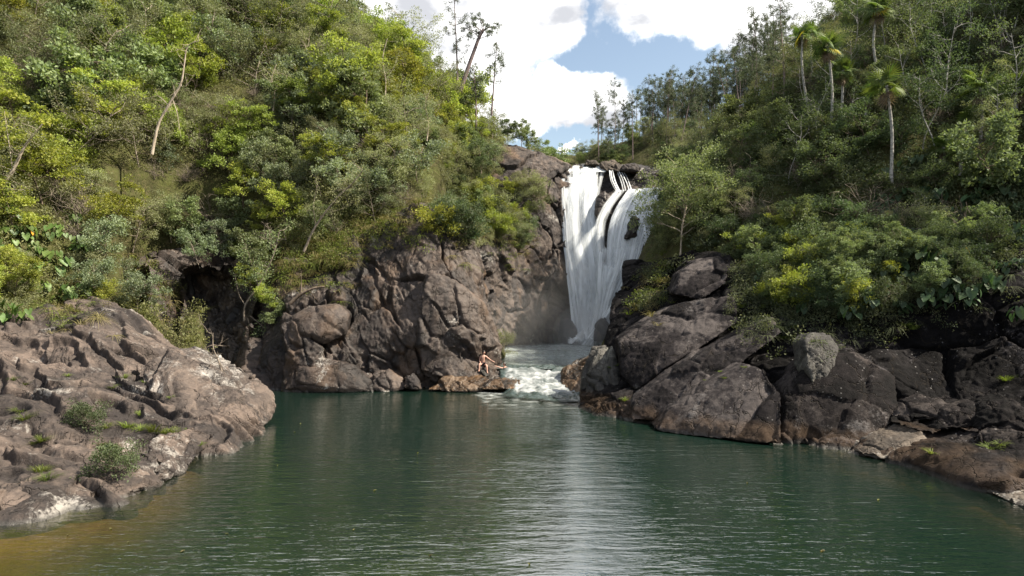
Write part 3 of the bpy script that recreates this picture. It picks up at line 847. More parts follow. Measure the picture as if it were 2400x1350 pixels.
# right bank
kwr = dict(fine=0.6, rot=(10, -32, -10), aniso=(0.55, 1, 1))
rock('rock_slab', 'pale topped banded rock slab at the top of the right bank, below the shrubs',
     [(1575, 690, 39.80), (1590, 640, 40.60), (1632, 605, 41.60), (1690, 598, 41.20), (1712, 620, 40.20), (1706, 665, 39.00), (1640, 705, 38.80)], M_RSLAB, 81, depth=2.6, bulge=0.3, smooth_it=5, size=1.6, amp=0.13, crack=0.12, **kwr)
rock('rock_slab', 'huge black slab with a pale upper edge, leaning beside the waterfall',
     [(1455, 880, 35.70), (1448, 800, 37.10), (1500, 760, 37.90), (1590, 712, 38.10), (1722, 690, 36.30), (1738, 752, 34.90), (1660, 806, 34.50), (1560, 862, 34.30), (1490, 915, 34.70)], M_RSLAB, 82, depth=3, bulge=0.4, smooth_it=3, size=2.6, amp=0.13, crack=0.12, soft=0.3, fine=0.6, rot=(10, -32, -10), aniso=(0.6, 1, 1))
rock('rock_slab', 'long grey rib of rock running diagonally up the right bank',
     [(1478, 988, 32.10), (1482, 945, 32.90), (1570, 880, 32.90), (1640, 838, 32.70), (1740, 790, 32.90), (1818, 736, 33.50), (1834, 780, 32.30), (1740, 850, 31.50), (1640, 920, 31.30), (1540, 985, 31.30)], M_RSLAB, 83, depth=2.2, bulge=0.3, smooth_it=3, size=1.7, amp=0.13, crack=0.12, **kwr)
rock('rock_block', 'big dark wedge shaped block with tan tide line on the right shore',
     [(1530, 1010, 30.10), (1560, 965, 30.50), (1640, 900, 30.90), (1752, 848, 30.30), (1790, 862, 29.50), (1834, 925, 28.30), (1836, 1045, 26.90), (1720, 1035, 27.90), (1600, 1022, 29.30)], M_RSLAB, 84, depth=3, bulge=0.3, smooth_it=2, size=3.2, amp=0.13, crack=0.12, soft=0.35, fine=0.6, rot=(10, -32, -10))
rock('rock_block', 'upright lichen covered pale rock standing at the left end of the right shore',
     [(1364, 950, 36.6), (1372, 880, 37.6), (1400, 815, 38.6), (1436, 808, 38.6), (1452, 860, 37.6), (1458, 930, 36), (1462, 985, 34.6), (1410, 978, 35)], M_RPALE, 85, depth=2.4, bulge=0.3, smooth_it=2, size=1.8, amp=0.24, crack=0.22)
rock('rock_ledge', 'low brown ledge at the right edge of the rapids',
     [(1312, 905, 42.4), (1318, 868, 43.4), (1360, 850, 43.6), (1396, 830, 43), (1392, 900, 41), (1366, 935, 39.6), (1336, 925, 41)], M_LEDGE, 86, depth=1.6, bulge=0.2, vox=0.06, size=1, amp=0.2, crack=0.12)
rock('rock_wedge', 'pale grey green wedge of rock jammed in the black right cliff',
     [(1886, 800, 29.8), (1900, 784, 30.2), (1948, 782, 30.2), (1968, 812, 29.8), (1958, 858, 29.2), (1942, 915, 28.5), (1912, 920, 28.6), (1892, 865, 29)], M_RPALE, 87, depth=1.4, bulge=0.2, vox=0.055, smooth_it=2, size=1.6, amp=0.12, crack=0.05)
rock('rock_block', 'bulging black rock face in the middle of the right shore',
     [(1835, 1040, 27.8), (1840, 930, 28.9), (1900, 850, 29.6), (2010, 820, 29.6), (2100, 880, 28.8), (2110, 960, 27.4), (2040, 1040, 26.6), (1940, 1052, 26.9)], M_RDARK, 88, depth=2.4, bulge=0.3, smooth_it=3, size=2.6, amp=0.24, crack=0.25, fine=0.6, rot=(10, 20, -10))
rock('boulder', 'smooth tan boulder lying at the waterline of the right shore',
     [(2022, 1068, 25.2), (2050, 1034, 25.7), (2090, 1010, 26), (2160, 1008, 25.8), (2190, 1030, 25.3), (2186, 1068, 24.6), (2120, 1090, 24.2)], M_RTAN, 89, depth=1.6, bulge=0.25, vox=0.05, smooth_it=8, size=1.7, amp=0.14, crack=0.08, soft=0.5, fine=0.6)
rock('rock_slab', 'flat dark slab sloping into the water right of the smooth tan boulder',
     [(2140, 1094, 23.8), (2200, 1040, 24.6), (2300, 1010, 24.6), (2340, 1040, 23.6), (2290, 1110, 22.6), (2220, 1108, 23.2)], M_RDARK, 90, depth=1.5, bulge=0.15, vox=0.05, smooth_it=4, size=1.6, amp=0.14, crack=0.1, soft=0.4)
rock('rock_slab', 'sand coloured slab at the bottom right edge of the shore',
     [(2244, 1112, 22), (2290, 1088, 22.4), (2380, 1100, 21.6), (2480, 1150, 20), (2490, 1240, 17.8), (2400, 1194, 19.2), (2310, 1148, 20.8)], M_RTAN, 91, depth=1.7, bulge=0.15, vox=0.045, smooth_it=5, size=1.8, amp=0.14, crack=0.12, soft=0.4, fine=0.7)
for i, (pp, lab, mt) in enumerate([
    ([(2190, 1010, 25.2), (2210, 960, 25.8), (2270, 930, 26), (2310, 960, 25.4), (2300, 1010, 24.8)], 'rounded grey rib of rock above the flat dark slab at right', M_RDARK),
    ([(2290, 1010, 24.4), (2310, 950, 25), (2370, 925, 25), (2420, 960, 24.2), (2410, 1020, 23.6)], 'rounded dark boulder at the right edge under the black cliff', M_RDARK),
    ([(2330, 1070, 22.6), (2350, 1025, 23.1), (2400, 1010, 23), (2450, 1050, 22), (2430, 1100, 21.4)], 'grey boulder just above the sand coloured slab at the right edge', M_RDARK),
    ([(2120, 990, 26), (2140, 950, 26.6), (2200, 925, 26.8), (2240, 950, 26.2), (2220, 995, 25.6)], 'small rounded boulder above the smooth tan boulder on the right shore', M_RDARK)]):
    rock('boulder', lab, pp, mt, 95 + i, depth=1.4, bulge=0.3, vox=0.055, smooth_it=6, size=1.5, amp=0.2, crack=0.14, soft=0.4)
rock('boulder', 'big rounded ribbed boulder with white lichen at the right tip of the left outcrop',
     [(318, 862, 31.6), (400, 814, 32.6), (482, 850, 33), (558, 900, 32.6), (602, 936, 31.8), (607, 1008, 29.9), (562, 1042, 28.2), (492, 1068, 26.4), (442, 1050, 26.8), (400, 980, 28.4), (335, 930, 30)], M_LICH, 101,
     depth=2.6, bulge=0.9, vox=0.055, smooth_it=12, size=2.4, amp=0.22, crack=0.2, soft=0.2, fine=0.8, steps=(((0.35, -0.3, -0.85), (1, 0.2, 0.2), 0.95, 0.2),))
# stones in front of the left outcrop
for i, (pp, lab) in enumerate([
    ([(70, 1175, 19.2), (80, 1120, 20.1), (130, 1098, 20.6), (170, 1130, 20.1), (210, 1172, 19.6), (150, 1185, 19.2)], 'small tan boulder at the waterline, left in the foreground'),
    ([(195, 1165, 20.1), (205, 1105, 21), (260, 1075, 21.6), (330, 1090, 21.5), (345, 1140, 20.9), (280, 1165, 20.2)], 'white stained tan boulder at the waterline of the left outcrop'),
    ([(345, 1140, 21.4), (360, 1100, 22), (395, 1080, 22.6), (425, 1085, 23.4), (415, 1110, 22.8), (385, 1140, 21.6)], 'small pointed tan stone at the waterline, right of the white stained boulder'),
    ([(330, 1075, 23.4), (350, 1030, 24.2), (410, 1010, 24.8), (470, 1035, 25.2), (450, 1075, 24.4), (390, 1092, 23.6)], 'rounded grey tan boulder set in the front of the left outcrop'),
    ([(-40, 1205, 18), (-20, 1150, 18.8), (30, 1140, 19.2), (70, 1170, 19), (60, 1205, 18.5)], 'flat tan stone at the waterline at the left edge')]):
    rock('boulder', lab, pp, M_OUT, 110 + i, depth=1.3, bulge=0.15, vox=0.045, smooth_it=4, size=1.3, amp=0.18, crack=0.12, soft=0.3)
flush_rocks()

# keep the soil behind and below the rock faces
CP = np.vstack(CLAMP)
CP = CP[CP[:, 2] > 0.15]
ci = np.clip(((CP[:, 0] - X0) / TR).round().astype(int), 2, len(gx) - 3); cj = np.clip(((CP[:, 1] - Y0) / TR).round().astype(int), 2, len(gy) - 3)
LIM = np.full(ZG.shape, 1e9)
for dj in (-2, -1, 0, 1, 2):
    for di in (-2, -1, 0, 1, 2):
        np.minimum.at(LIM, (cj + dj, ci + di), CP[:, 2] - 0.45)
ZG = np.minimum(ZG, np.maximum(LIM, -2.0))

TV = np.stack([XX.ravel(), YY.ravel(), ZG.ravel()], 1)
TF = grid_faces(*ZG.shape)
hill = link('hillside', np_mesh('hillside', TV, TF, M_SOIL))
tag(hill, kind='structure')

# ------------------------------------------------------------------ water
def water_mat(name, body, wave=1.0, foamy=0.0):
    m, nt, out = new_mat(name)
    pos = nt.add('ShaderNodeNewGeometry').outputs['Position']
    sh = nt.add('ShaderNodeAttribute', attribute_name='shallow').outputs['Fac']
    sh = nt.math('MULTIPLY', sh, nt.smooth(nt.math('MULTIPLY_ADD', nt.noise(pos, 0.55, 5, 0.6), 0.5, sh), 0.25, 0.85), clamp=True)
    a = nt.noise(nt.mapping(pos, (0.33, 1.4, 1), (0, 0, 0.10)), 1.7, 3, 0.55, 0.4)
    b = nt.noise(nt.mapping(pos, (0.42, 1.5, 1), (0, 0, -0.12)), 4.6, 3, 0.6, 0.4)
    calm = nt.smooth(nt.noise(pos, 0.16, 3, 0.5), 0.32, 0.62, 0.45, 1.0)
    h = nt.math('MULTIPLY', nt.math('MULTIPLY_ADD', b, 0.42, a), calm)
    bump = nt.add('ShaderNodeBump', {'Strength': 1.0, 'Distance': 0.048 * wave, 'Height': h})
    tint = nt.mix(nt.noise(pos, 0.12, 3), body, tuple(x * 1.35 for x in body))
    if foamy:
        fo = nt.smooth(nt.noise(nt.mapping(pos, (1, 1.6, 1)), 2.6, 7, 0.75), 0.42, 0.62)
        tint = nt.mix(nt.math('MULTIPLY', fo, foamy), tint, (0.36, 0.40, 0.41))
    df = nt.add('ShaderNodeBsdfDiffuse', {'Color': tint})
    tr = nt.add('ShaderNodeBsdfTransparent', {'Color': (0.86, 0.82, 0.62)})
    under = nt.mixsh(sh, df.outputs[0], tr.outputs[0])
    gl = nt.add('ShaderNodeBsdfGlossy', {'Color': (1, 1, 1), 'Roughness': 0.05, 'Normal': bump.outputs[0]})
    fr = nt.add('ShaderNodeFresnel', {'IOR': 3.6, 'Normal': bump.outputs[0]})
    front = nt.math('SUBTRACT', 1.0, nt.add('ShaderNodeNewGeometry').outputs['Backfacing'])   # light comes back up through the surface
    nt.l.new(nt.mixsh(nt.math('MULTIPLY', fr.outputs[0], front), under, gl.outputs[0]), out.inputs[0])
    return m


M_WATER = water_mat('pool_water', (0.0044, 0.0124, 0.0090))
M_WATER2 = water_mat('upper_pool_water', (0.05, 0.078, 0.074), wave=1.6, foamy=0.8)


def water_sheet(name, x0, x1, y0, y1, z, mat, res=0.5, k=1.25):
    xs = np.arange(x0, x1 + res, res); ys = np.arange(y0, y1 + res, res)
    A, B = np.meshgrid(xs, ys)
    D = np.array([[z - ground(x, y) for x in xs] for y in ys])
    shallow = np.exp(-np.maximum(D, 0) * k) * 0.95
    V = np.stack([A.ravel(), B.ravel(), np.full(A.size, z)], 1)
    o = link(name, np_mesh(name, V, grid_faces(*A.shape), mat, vattr={'shallow': shallow.ravel()}))
    return tag(o, kind='structure')


water_sheet('pool_water', -32, 34, -40, 48, 0.0, M_WATER)

# upper pool: bounded by the lip of the rapids
lipL, lipR = wl(1150, 866, 1.2), wl(1345, 862, 1.2)
rows = [[wl(u, 862 + 2.5 * math.sin(u * 0.05), 1.2) for u in range(1140, 1431, 10)],
        [at(u, HOR + 4.8 * FOC / 52, 52) for u in range(1140, 1431, 10)],
        [at(1040 + (u - 1140) * 1.5, HOR + 4.8 * FOC / 60, 60) for u in range(1140, 1431, 10)],
        [at(1040 + (u - 1140) * 1.7, HOR + 4.8 * FOC / 70, 70) for u in range(1140, 1431, 10)]]
G = sheet_grid(rows, 0.3)
o = link('upper_pool_water', np_mesh('upper_pool_water', G.reshape(-1, 3), grid_faces(*G.shape[:2]), M_WATER2, vattr={'shallow': np.zeros(G.shape[0] * G.shape[1])}))
tag(o, kind='structure')

# white water material (uses uv-like vertex attributes: across and along, in metres)
def white_mat(name, lo, hi, across, along, tintc=(0.82, 0.85, 0.88), under=None, trans=0.35):
    m, nt, out = new_mat(name)
    A = nt.add('ShaderNodeAttribute', attribute_name='across').outputs['Fac']
    B = nt.add('ShaderNodeAttribute', attribute_name='along').outputs['Fac']
    E = nt.add('ShaderNodeAttribute', attribute_name='cover').outputs['Fac']
    v = nt.add('ShaderNodeCombineXYZ', {0: nt.math('MULTIPLY', A, across), 1: nt.math('MULTIPLY', B, along), 2: 0.0}).outputs[0]
    n = nt.noise(v, 1.0, 6, 0.60, 0.5)
    n2 = nt.noise(nt.mapping(v, (0.45, 1.6, 1), loc=(5, 2, 0)), 1.0, 4, 0.6, 0.6)
    t = nt.math('ADD', nt.math('MULTIPLY_ADD', n2, 0.45, nt.math('MULTIPLY', n, 0.6)), nt.math('MULTIPLY_ADD', E, 0.6, -0.6))
    al = nt.smooth(t, lo, hi)
    col = nt.mix(nt.smooth(n, 0.35, 0.65), tuple(x * 0.80 for x in tintc), tintc)
    gn = nt.vmath('NORMALIZE', nt.vmath('ADD', nt.add('ShaderNodeNewGeometry').outputs['Normal'], (0, 0, 1.5)))
    df = nt.add('ShaderNodeBsdfDiffuse', {'Color': col, 'Normal': gn})
    tl = nt.add('ShaderNodeBsdfTranslucent', {'Color': col})
    wh = nt.mixsh(trans, df.outputs[0], tl.outputs[0])
    if under:
        ud = nt.add('ShaderNodeBsdfPrincipled', {'Base Color': under, 'Roughness': 0.12, 'IOR': 1.33})
        tr = nt.add('ShaderNodeBsdfTransparent')
        nt.l.new(nt.mixsh(nt.smooth(E, 0.02, 0.30), tr.outputs[0], nt.mixsh(al, ud.outputs[0], wh)), out.inputs[0])
    else:
        tr = nt.add('ShaderNodeBsdfTransparent')
        nt.l.new(nt.mixsh(al, tr.outputs[0], wh), out.inputs[0])
    return m


M_FALL = white_mat('falling_water', 0.14, 0.50, 1.7, 0.13, tintc=(0.89, 0.94, 0.98), trans=0.2)  # this and the next two carry a faint skylight blue in their white
M_VEIL = white_mat('water_veil', 0.24, 0.72, 2.2, 0.16, tintc=(0.89, 0.94, 0.98), trans=0.2)
M_THIN = white_mat('thin_water', 0.30, 0.66, 7.0, 0.4, tintc=(0.89, 0.94, 0.98), trans=0.2)
M_FOAM2 = white_mat('loose_foam', 0.36, 0.90, 1.6, 2.8, tintc=(0.62, 0.68, 0.68))
M_RAPID = white_mat('rapid_water', 0.27, 0.92, 1.6, 1.6, under=(0.035, 0.05, 0.048))
M_FOAM = white_mat('foam', 0.36, 0.92, 1.5, 1.7, tintc=(0.70, 0.75, 0.75))


fall = empty('waterfall', at(1380, 800, 67))
tag(fall, 'tall white waterfall dropping into the upper pool between the two cliffs', 'waterfall')


def strands(Lp, Rp, n, wid, mat, seed, nv=64, jit=0.25, name='water_strand', t0=(0.0, 0.0), cover=1.0, nu=12, wide=False):
    """n ribbons side by side between two flow lines, each a little in front of or behind its neighbours"""
    rg = random.Random(seed)
    L = resample(catmull(np.array([at(*p) for p in Lp]), 200), nv)
    R = resample(catmull(np.array([at(*p) for p in Rp]), 200), nv)
    tt = np.linspace(0, 1, nv)
    for k in range(n):
        s0 = (k + 0.5) / n + rg.uniform(-0.3, 0.3) / n
        ph = rg.uniform(0, 6.28)
        sc = s0 + jit / n * np.sin(tt * rg.uniform(1.5, 4) + ph) * tt
        W = np.linalg.norm(R - L, axis=1)
        hw = np.clip(wid * rg.uniform(0.7, 1.3) * (0.75 + 0.5 * tt) * 0.5 / np.maximum(W, 0.05), 0.03, 0.5)
        a = np.clip(sc - hw, 0, 1)[:, None]; b = np.clip(sc + hw, 0, 1)[:, None]
        off = np.array([0, 0.1 if wide else rg.uniform(-0.35, 0.0), 0])
        A = L + (R - L) * a + off; B = L + (R - L) * b + off
        s_ = np.linspace(0, 1, nu)
        G = A[:, None] * (1 - s_)[None, :, None] + B[:, None] * s_[None, :, None]
        span = np.mean(W) if wide else wid
        across = (sc[:, None] * np.mean(W) + (s_[None, :] - 0.5) * span) + k * 7.3 + seed * 31
        along = np.broadcast_to(np.concatenate([[0], np.cumsum(np.linalg.norm(np.diff((A + B) / 2, axis=0), axis=1))])[:, None], (nv, nu))
        V = G.reshape(-1, 3).copy()
        Q = np.stack([across.ravel() * 2.5, along.ravel() * 0.35, np.full(nu * nv, k)], 1)
        V[:, 1] -= np.tile(np.sin(np.pi * s_) * 0.05, nv) + fbm(Q, 3, seed + k) * 0.03
        start = rg.uniform(*t0)
        cov = np.outer(sstep(tt, start - 0.001, start + 0.06) if start > 0 else np.ones(nv), np.minimum(1, np.sin(np.pi * s_) * (7 if wide else 1.0))) * cover
        o = link(name, np_mesh(name, V - np.array(fall.location), grid_faces(nv, nu), mat, vattr={'across': across.ravel(), 'along': along.ravel(), 'cover': cov.ravel()}), fall)


LA = [(1308, 396, 71.6), (1309, 450, 70.6), (1314, 520, 70.0), (1321, 600, 69.3), (1331, 690, 68.6), (1344, 808, 67.4)]
LB = [(1424, 395, 71.8), (1414, 430, 70.6), (1408, 480, 69.9), (1410, 560, 69.2), (1424, 640, 68.5), (1418, 720, 67.9), (1408, 808, 67.1)]
RA = [(1436, 447, 69.9), (1404, 490, 69.1), (1386, 545, 68.5), (1390, 660, 67.9), (1370, 808, 66.8)]
RB = [(1556, 438, 69.5), (1532, 490, 68.4), (1514, 560, 67.5), (1490, 640, 67.1), (1450, 730, 66.7), (1420, 808, 66.3)]
strands(LA, LB, 1, 30, M_FALL, 21, nv=120, jit=0, name='water_curtain', nu=90, wide=True, cover=1.0)
strands(RA, RB, 1, 30, M_FALL, 22, nv=120, jit=0, name='water_curtain', nu=80, wide=True, cover=0.96)
strands(LA, LB, 7, 2.2, M_VEIL, 1, nu=20)
strands(LA, LB, 6, 2.8, M_VEIL, 2, t0=(0.02, 0.4), nu=20)
strands(RA, RB, 7, 2.0, M_VEIL, 3, nu=20)
strands([(1398, 540, 68.3), (1394, 620, 67.8), (1386, 720, 67.1), (1368, 808, 66.4)],
        [(1484, 556, 67.3), (1468, 620, 66.9), (1434, 720, 66.5), (1410, 808, 66.1)], 6, 2.2, M_VEIL, 4, t0=(0.02, 0.3), nu=20)
strands([(1338, 389, 72.3), (1334, 396, 71.7), (1332, 404, 71.2)], [(1418, 387, 72.4), (1424, 394, 71.8), (1426, 404, 71.3)], 6, 1.2, M_VEIL, 5, nv=24)
strands([(1424, 398, 71.4), (1427, 425, 70.7), (1438, 450, 69.9)], [(1436, 398, 71.4), (1444, 425, 70.7), (1456, 450, 69.9)], 3, 0.3, M_THIN, 6, nv=40)
strands([(1444, 404, 71.3), (1452, 425, 70.6), (1458, 448, 69.8)], [(1464, 404, 71.3), (1476, 425, 70.6), (1484, 448, 69.8)], 4, 0.32, M_THIN, 7, nv=40)
strands([(1486, 470, 68.4), (1496, 520, 67.4), (1500, 575, 67.0)], [(1550, 468, 68.4), (1550, 520, 67.4), (1534, 580, 67.0)], 4, 1.2, M_VEIL, 8, nv=40)
strands([(1440, 690, 66.6), (1404, 745, 66.2), (1356, 808, 65.8)], [(1458, 694, 66.4), (1422, 752, 66.0), (1396, 808, 65.6)], 4, 0.9, M_VEIL, 9, nv=50)


def foam_sheet(name, rows, mat, res, amp, seed, up_k=1.0, up_0=0.0, fade=1.0):
    G = sheet_grid(rows, res)
    nv, nu = G.shape[:2]
    P = G.reshape(-1, 3)
    Q = P * np.array([1.0, 1.3, 1.0])
    d = amp * (np.abs(fbm(Q * 1.3, 4, seed)) * 1.2 - 0.25 + 0.25 * fbm(Q * 4.5, 3, seed + 4))
    s = np.linspace(0, 1, nu); t = np.linspace(0, 1, nv)
    cov = fade ** np.linspace(0, 1, nv)[:, None] * np.outer(np.minimum(1, np.minimum(t * up_k + up_0, 1 - t) * 3.5), np.minimum(1, np.minimum(s, 1 - s) * 7))
    cov = cov.ravel()
    d = d * np.minimum(1, cov * 2)
    V = P.copy(); V[:, 2] += d
    return link(name, np_mesh(name, V, grid_faces(nv, nu), mat, vattr={'across': P[:, 0], 'along': P[:, 1], 'cover': cov}))


rap = foam_sheet('rapids', [[at(u, 855.8, 46.6) for u in (1165, 1220, 1280, 1330, 1372)],
                            [at(u, 861.2, 45.2) for u in (1165, 1220, 1280, 1330, 1372)],
                            [at(1170, 872, 44.3), at(1220, 870, 44.3), at(1280, 870, 44.3), at(1330, 872, 44), at(1372, 872, 43.6)],
                            [at(1170, 888, 43.5), at(1225, 884, 43.5), at(1285, 885, 43.5), at(1330, 887, 43.2), at(1370, 888, 42.8)],
                            [at(1180, 900, 42.6), at(1235, 896, 42.5), at(1290, 898, 42.5), at(1335, 902, 42.2), at(1362, 905, 42)],
                            [at(1180, 918, 41.8), at(1240, 914, 41.2), at(1295, 915, 41), at(1335, 920, 40.6), at(1362, 925, 40)],
                            [wl(1150, 930, 0.03), wl(1230, 938, 0.03), wl(1295, 944, 0.03), wl(1345, 944, 0.03), wl(1385, 950, 0.03)]], M_RAPID, 0.07, 0.15, 5)
# the foam keeps full cover at its upstream edge
tag(rap, kind='structure')
f1 = foam_sheet('foam', [[wl(u, 918, 0.012) for u in (1080, 1160, 1240, 1300, 1360)], [wl(u, 950, 0.012) for u in (1100, 1170, 1250, 1320, 1400)],
                         [wl(u, 1000, 0.012) for u in (1130, 1190, 1260, 1330, 1420)], [wl(u, 1050, 0.012) for u in (1150, 1220, 1290, 1360, 1450)], [wl(u, 1120, 0.012) for u in (1180, 1240, 1310, 1380, 1450)]], M_FOAM, 0.15, 0.0, 6, 1.0, 0.3, 0.35)
tag(f1, kind='stuff')
f2 = foam_sheet('foam', [[at(u, HOR + 4.78 * FOC / 68.3, 68.3) for u in (1300, 1340, 1390, 1440)], [at(u, HOR + 4.78 * FOC / 64, 64) for u in (1270, 1330, 1390, 1440)],
                         [at(u, HOR + 4.78 * FOC / 57, 57) for u in (1250, 1320, 1380, 1430)]], M_FOAM, 0.15, 0.0, 7, 1.0, 0.3)
tag(f2, kind='stuff')

f4 = foam_sheet('foam', [[at(u, HOR + 4.78 * FOC / 66, 66) for u in (1160, 1220, 1290, 1360, 1430)], [at(u, HOR + 4.78 * FOC / 58, 58) for u in (1150, 1220, 1290, 1360, 1430)],
                         [at(u, HOR + 4.78 * FOC / 51, 51) for u in (1150, 1220, 1280, 1340, 1420)], [at(u, HOR + 4.78 * FOC / 45.6, 45.6) for u in (1160, 1220, 1280, 1330, 1390)]], M_FOAM2, 0.12, 0.03, 12, 1.0, 0.4)
tag(f4, kind='stuff')
f3 = foam_sheet('splash', [[at(u, HOR + 4.8 * FOC / 68, 68) for u in (1325, 1350, 1380, 1410, 1430)], [at(1335, 792, 67), at(1355, 782, 67), at(1380, 778, 66.9), at(1405, 784, 66.8), at(1425, 794, 66.6)],
                           [at(1325, 800, 66), at(1350, 796, 65.8), at(1380, 794, 65.6), at(1408, 798, 65.4), at(1430, 804, 65.2)],
                           [at(u, HOR + 4.78 * FOC / 64, 64) for u in (1315, 1345, 1380, 1412, 1436)]], M_VEIL, 0.1, 0.35, 8)
tag(f3, kind='stuff')

# spray hanging over the foot of the fall
m, nt, out = new_mat('spray')
pv = nt.add('ShaderNodeVolumePrincipled', {'Color': (0.97, 0.985, 1.0), 'Density': 0.011, 'Anisotropy': 0.2})
nt.l.new(pv.outputs[0], out.inputs[1])


def ellipsoid(name, c, r, mat):
    bm = bmesh.new()
    bmesh.ops.create_uvsphere(bm, u_segments=32, v_segments=20, radius=1)
    for v in bm.verts: v.co = Vector((v.co.x * r[0], v.co.y * r[1], v.co.z * r[2]))
    me = bpy.data.meshes.new(name); bm.to_mesh(me); bm.free()
    me.materials.append(mat)
    o = link(name, me); o.location = c
    return o


m2, nt, out = new_mat('dense_spray')
pv = nt.add('ShaderNodeVolumePrincipled', {'Color': (0.98, 0.99, 1.0), 'Density': 0.06, 'Anisotropy': 0.0})
nt.l.new(pv.outputs[0], out.inputs[1])
tag(ellipsoid('mist', (7.4, 64.6, 2.4), (3.6, 1.9, 3.0), m2), kind='stuff')
for c, r in (((4.2, 60.0, 4.0), (6.0, 1.9, 5.4)), ((1.0, 55.5, 3.0), (6.0, 2.4, 3.6))):
    tag(ellipsoid('mist', c, r, m), kind='stuff')

# ------------------------------------------------------------------ casting rays on the bare land
_bv, _bf, off = [], [], 0
NT_F = len(TF)
BVH_T = BVHTree.FromPolygons(TV.tolist(), TF.tolist())
for V, F in ROCKS:
    _bv.append(V); _bf.extend((F + off).tolist()); off += len(V)
BVH_R = BVHTree.FromPolygons(np.vstack(_bv).tolist(), _bf)
CAMV = Vector((0, 0, CAM_H))


def pick(u, v):
    """the land point seen at a photograph pixel"""
    d = pdir(u, v)
    a = BVH_T.ray_cast(CAMV, d)
    b = BVH_R.ray_cast(CAMV, d)
    if a[0] is None and b[0] is None: return None, None, None
    if b[0] is not None and (a[0] is None or b[3] < a[3]): return b[0], b[1], 'rock'
    return a[0], a[1], 'soil'


def drop(x, y):
    a = BVH_T.ray_cast(Vector((x, y, 90)), Vector((0, 0, -1)))
    b = BVH_R.ray_cast(Vector((x, y, 90)), Vector((0, 0, -1)))
    if b[0] is not None and (a[0] is None or b[3] < a[3]): return b[0], b[1], 'rock'
    return a[0], a[1], 'soil'


def visible(p):
    d = p - CAMV
    L = d.length
    d.normalize()
    for t in (BVH_T, BVH_R):
        h = t.ray_cast(CAMV, d, L - 0.05)
        if h[0] is not None: return False
    return True


# ------------------------------------------------------------------ plant building blocks
def leaves(rng, C, outdir, length, width, up=0.35, spread=0.8, droop=0.0):
    """diamond leaves at points C, pointing roughly along outdir"""
    n = len(C)
    D = unit(outdir + rng.normal(0, spread, (n, 3)) + np.array([0, 0, -droop]))
    U = unit(rng.normal(0, 0.75, (n, 3)) + np.array([0, 0, 1.0]) * up * 2)
    S = unit(np.cross(D, U)); Nn = np.cross(S, D)
    L = length * rng.uniform(0.65, 1.25, (n, 1)); W = width * rng.uniform(0.7, 1.2, (n, 1))
    V = np.stack([C, C + D * L * 0.5 + S * W * 0.5 + Nn * W * 0.12, C + D * L - Nn * L * 0.08, C + D * L * 0.5 - S * W * 0.5 + Nn * W * 0.12], 1).reshape(-1, 3)
    F = np.arange(n * 4).reshape(n, 4)
    return V, F


def tube(poly, radii, sides=5):
    P = np.asarray(poly, float)
    n = len(P)
    T = unit(np.gradient(P, axis=0))
    ref = np.array([0.31, 0.17, 0.93]) if abs(T[0][2]) < 0.9 else np.array([1.0, 0.2, 0])
    A = unit(np.cross(T, ref)); B = np.cross(T, A)
    ang = np.linspace(0, 2 * np.pi, sides, endpoint=False)
    R = np.asarray(radii, float)[:, None, None]
    V = P[:, None] + R * (A[:, None] * np.cos(ang)[None, :, None] + B[:, None] * np.sin(ang)[None, :, None])
    idx = np.arange(n * sides).reshape(n, sides)
    nx = np.roll(idx, -1, axis=1)
    F = np.stack([idx[:-1], nx[:-1], nx[1:], idx[1:]], -1).reshape(-1, 4)
    return V.reshape(-1, 3), F


class MB:
    def __init__(self):
        self.V, self.F, self.a, self.n = [], [], [], 0

    def add(self, VF, var=None):
        V, F = VF
        self.V.append(np.asarray(V)); self.F.append(np.asarray(F) + self.n); self.n += len(V)
        self.a.append(np.zeros(len(F)) if var is None else np.asarray(var))

    def mesh(self, name, mat, smooth=True):
        if not self.V: return None
        return np_mesh(name, np.vstack(self.V), np.vstack(self.F), mat, smooth, fattr={'var': np.concatenate(self.a)})


def bend(rng, p, d, length, n=6, wig=0.12, up=0.0):
    pts = [np.array(p, float)]
    d = unit(np.array(d, float))
    for i in range(n):
        d = unit(d + rng.normal(0, wig, 3) + np.array([0, 0, up]))
        pts.append(pts[-1] + d * length / n)
    return np.array(pts)


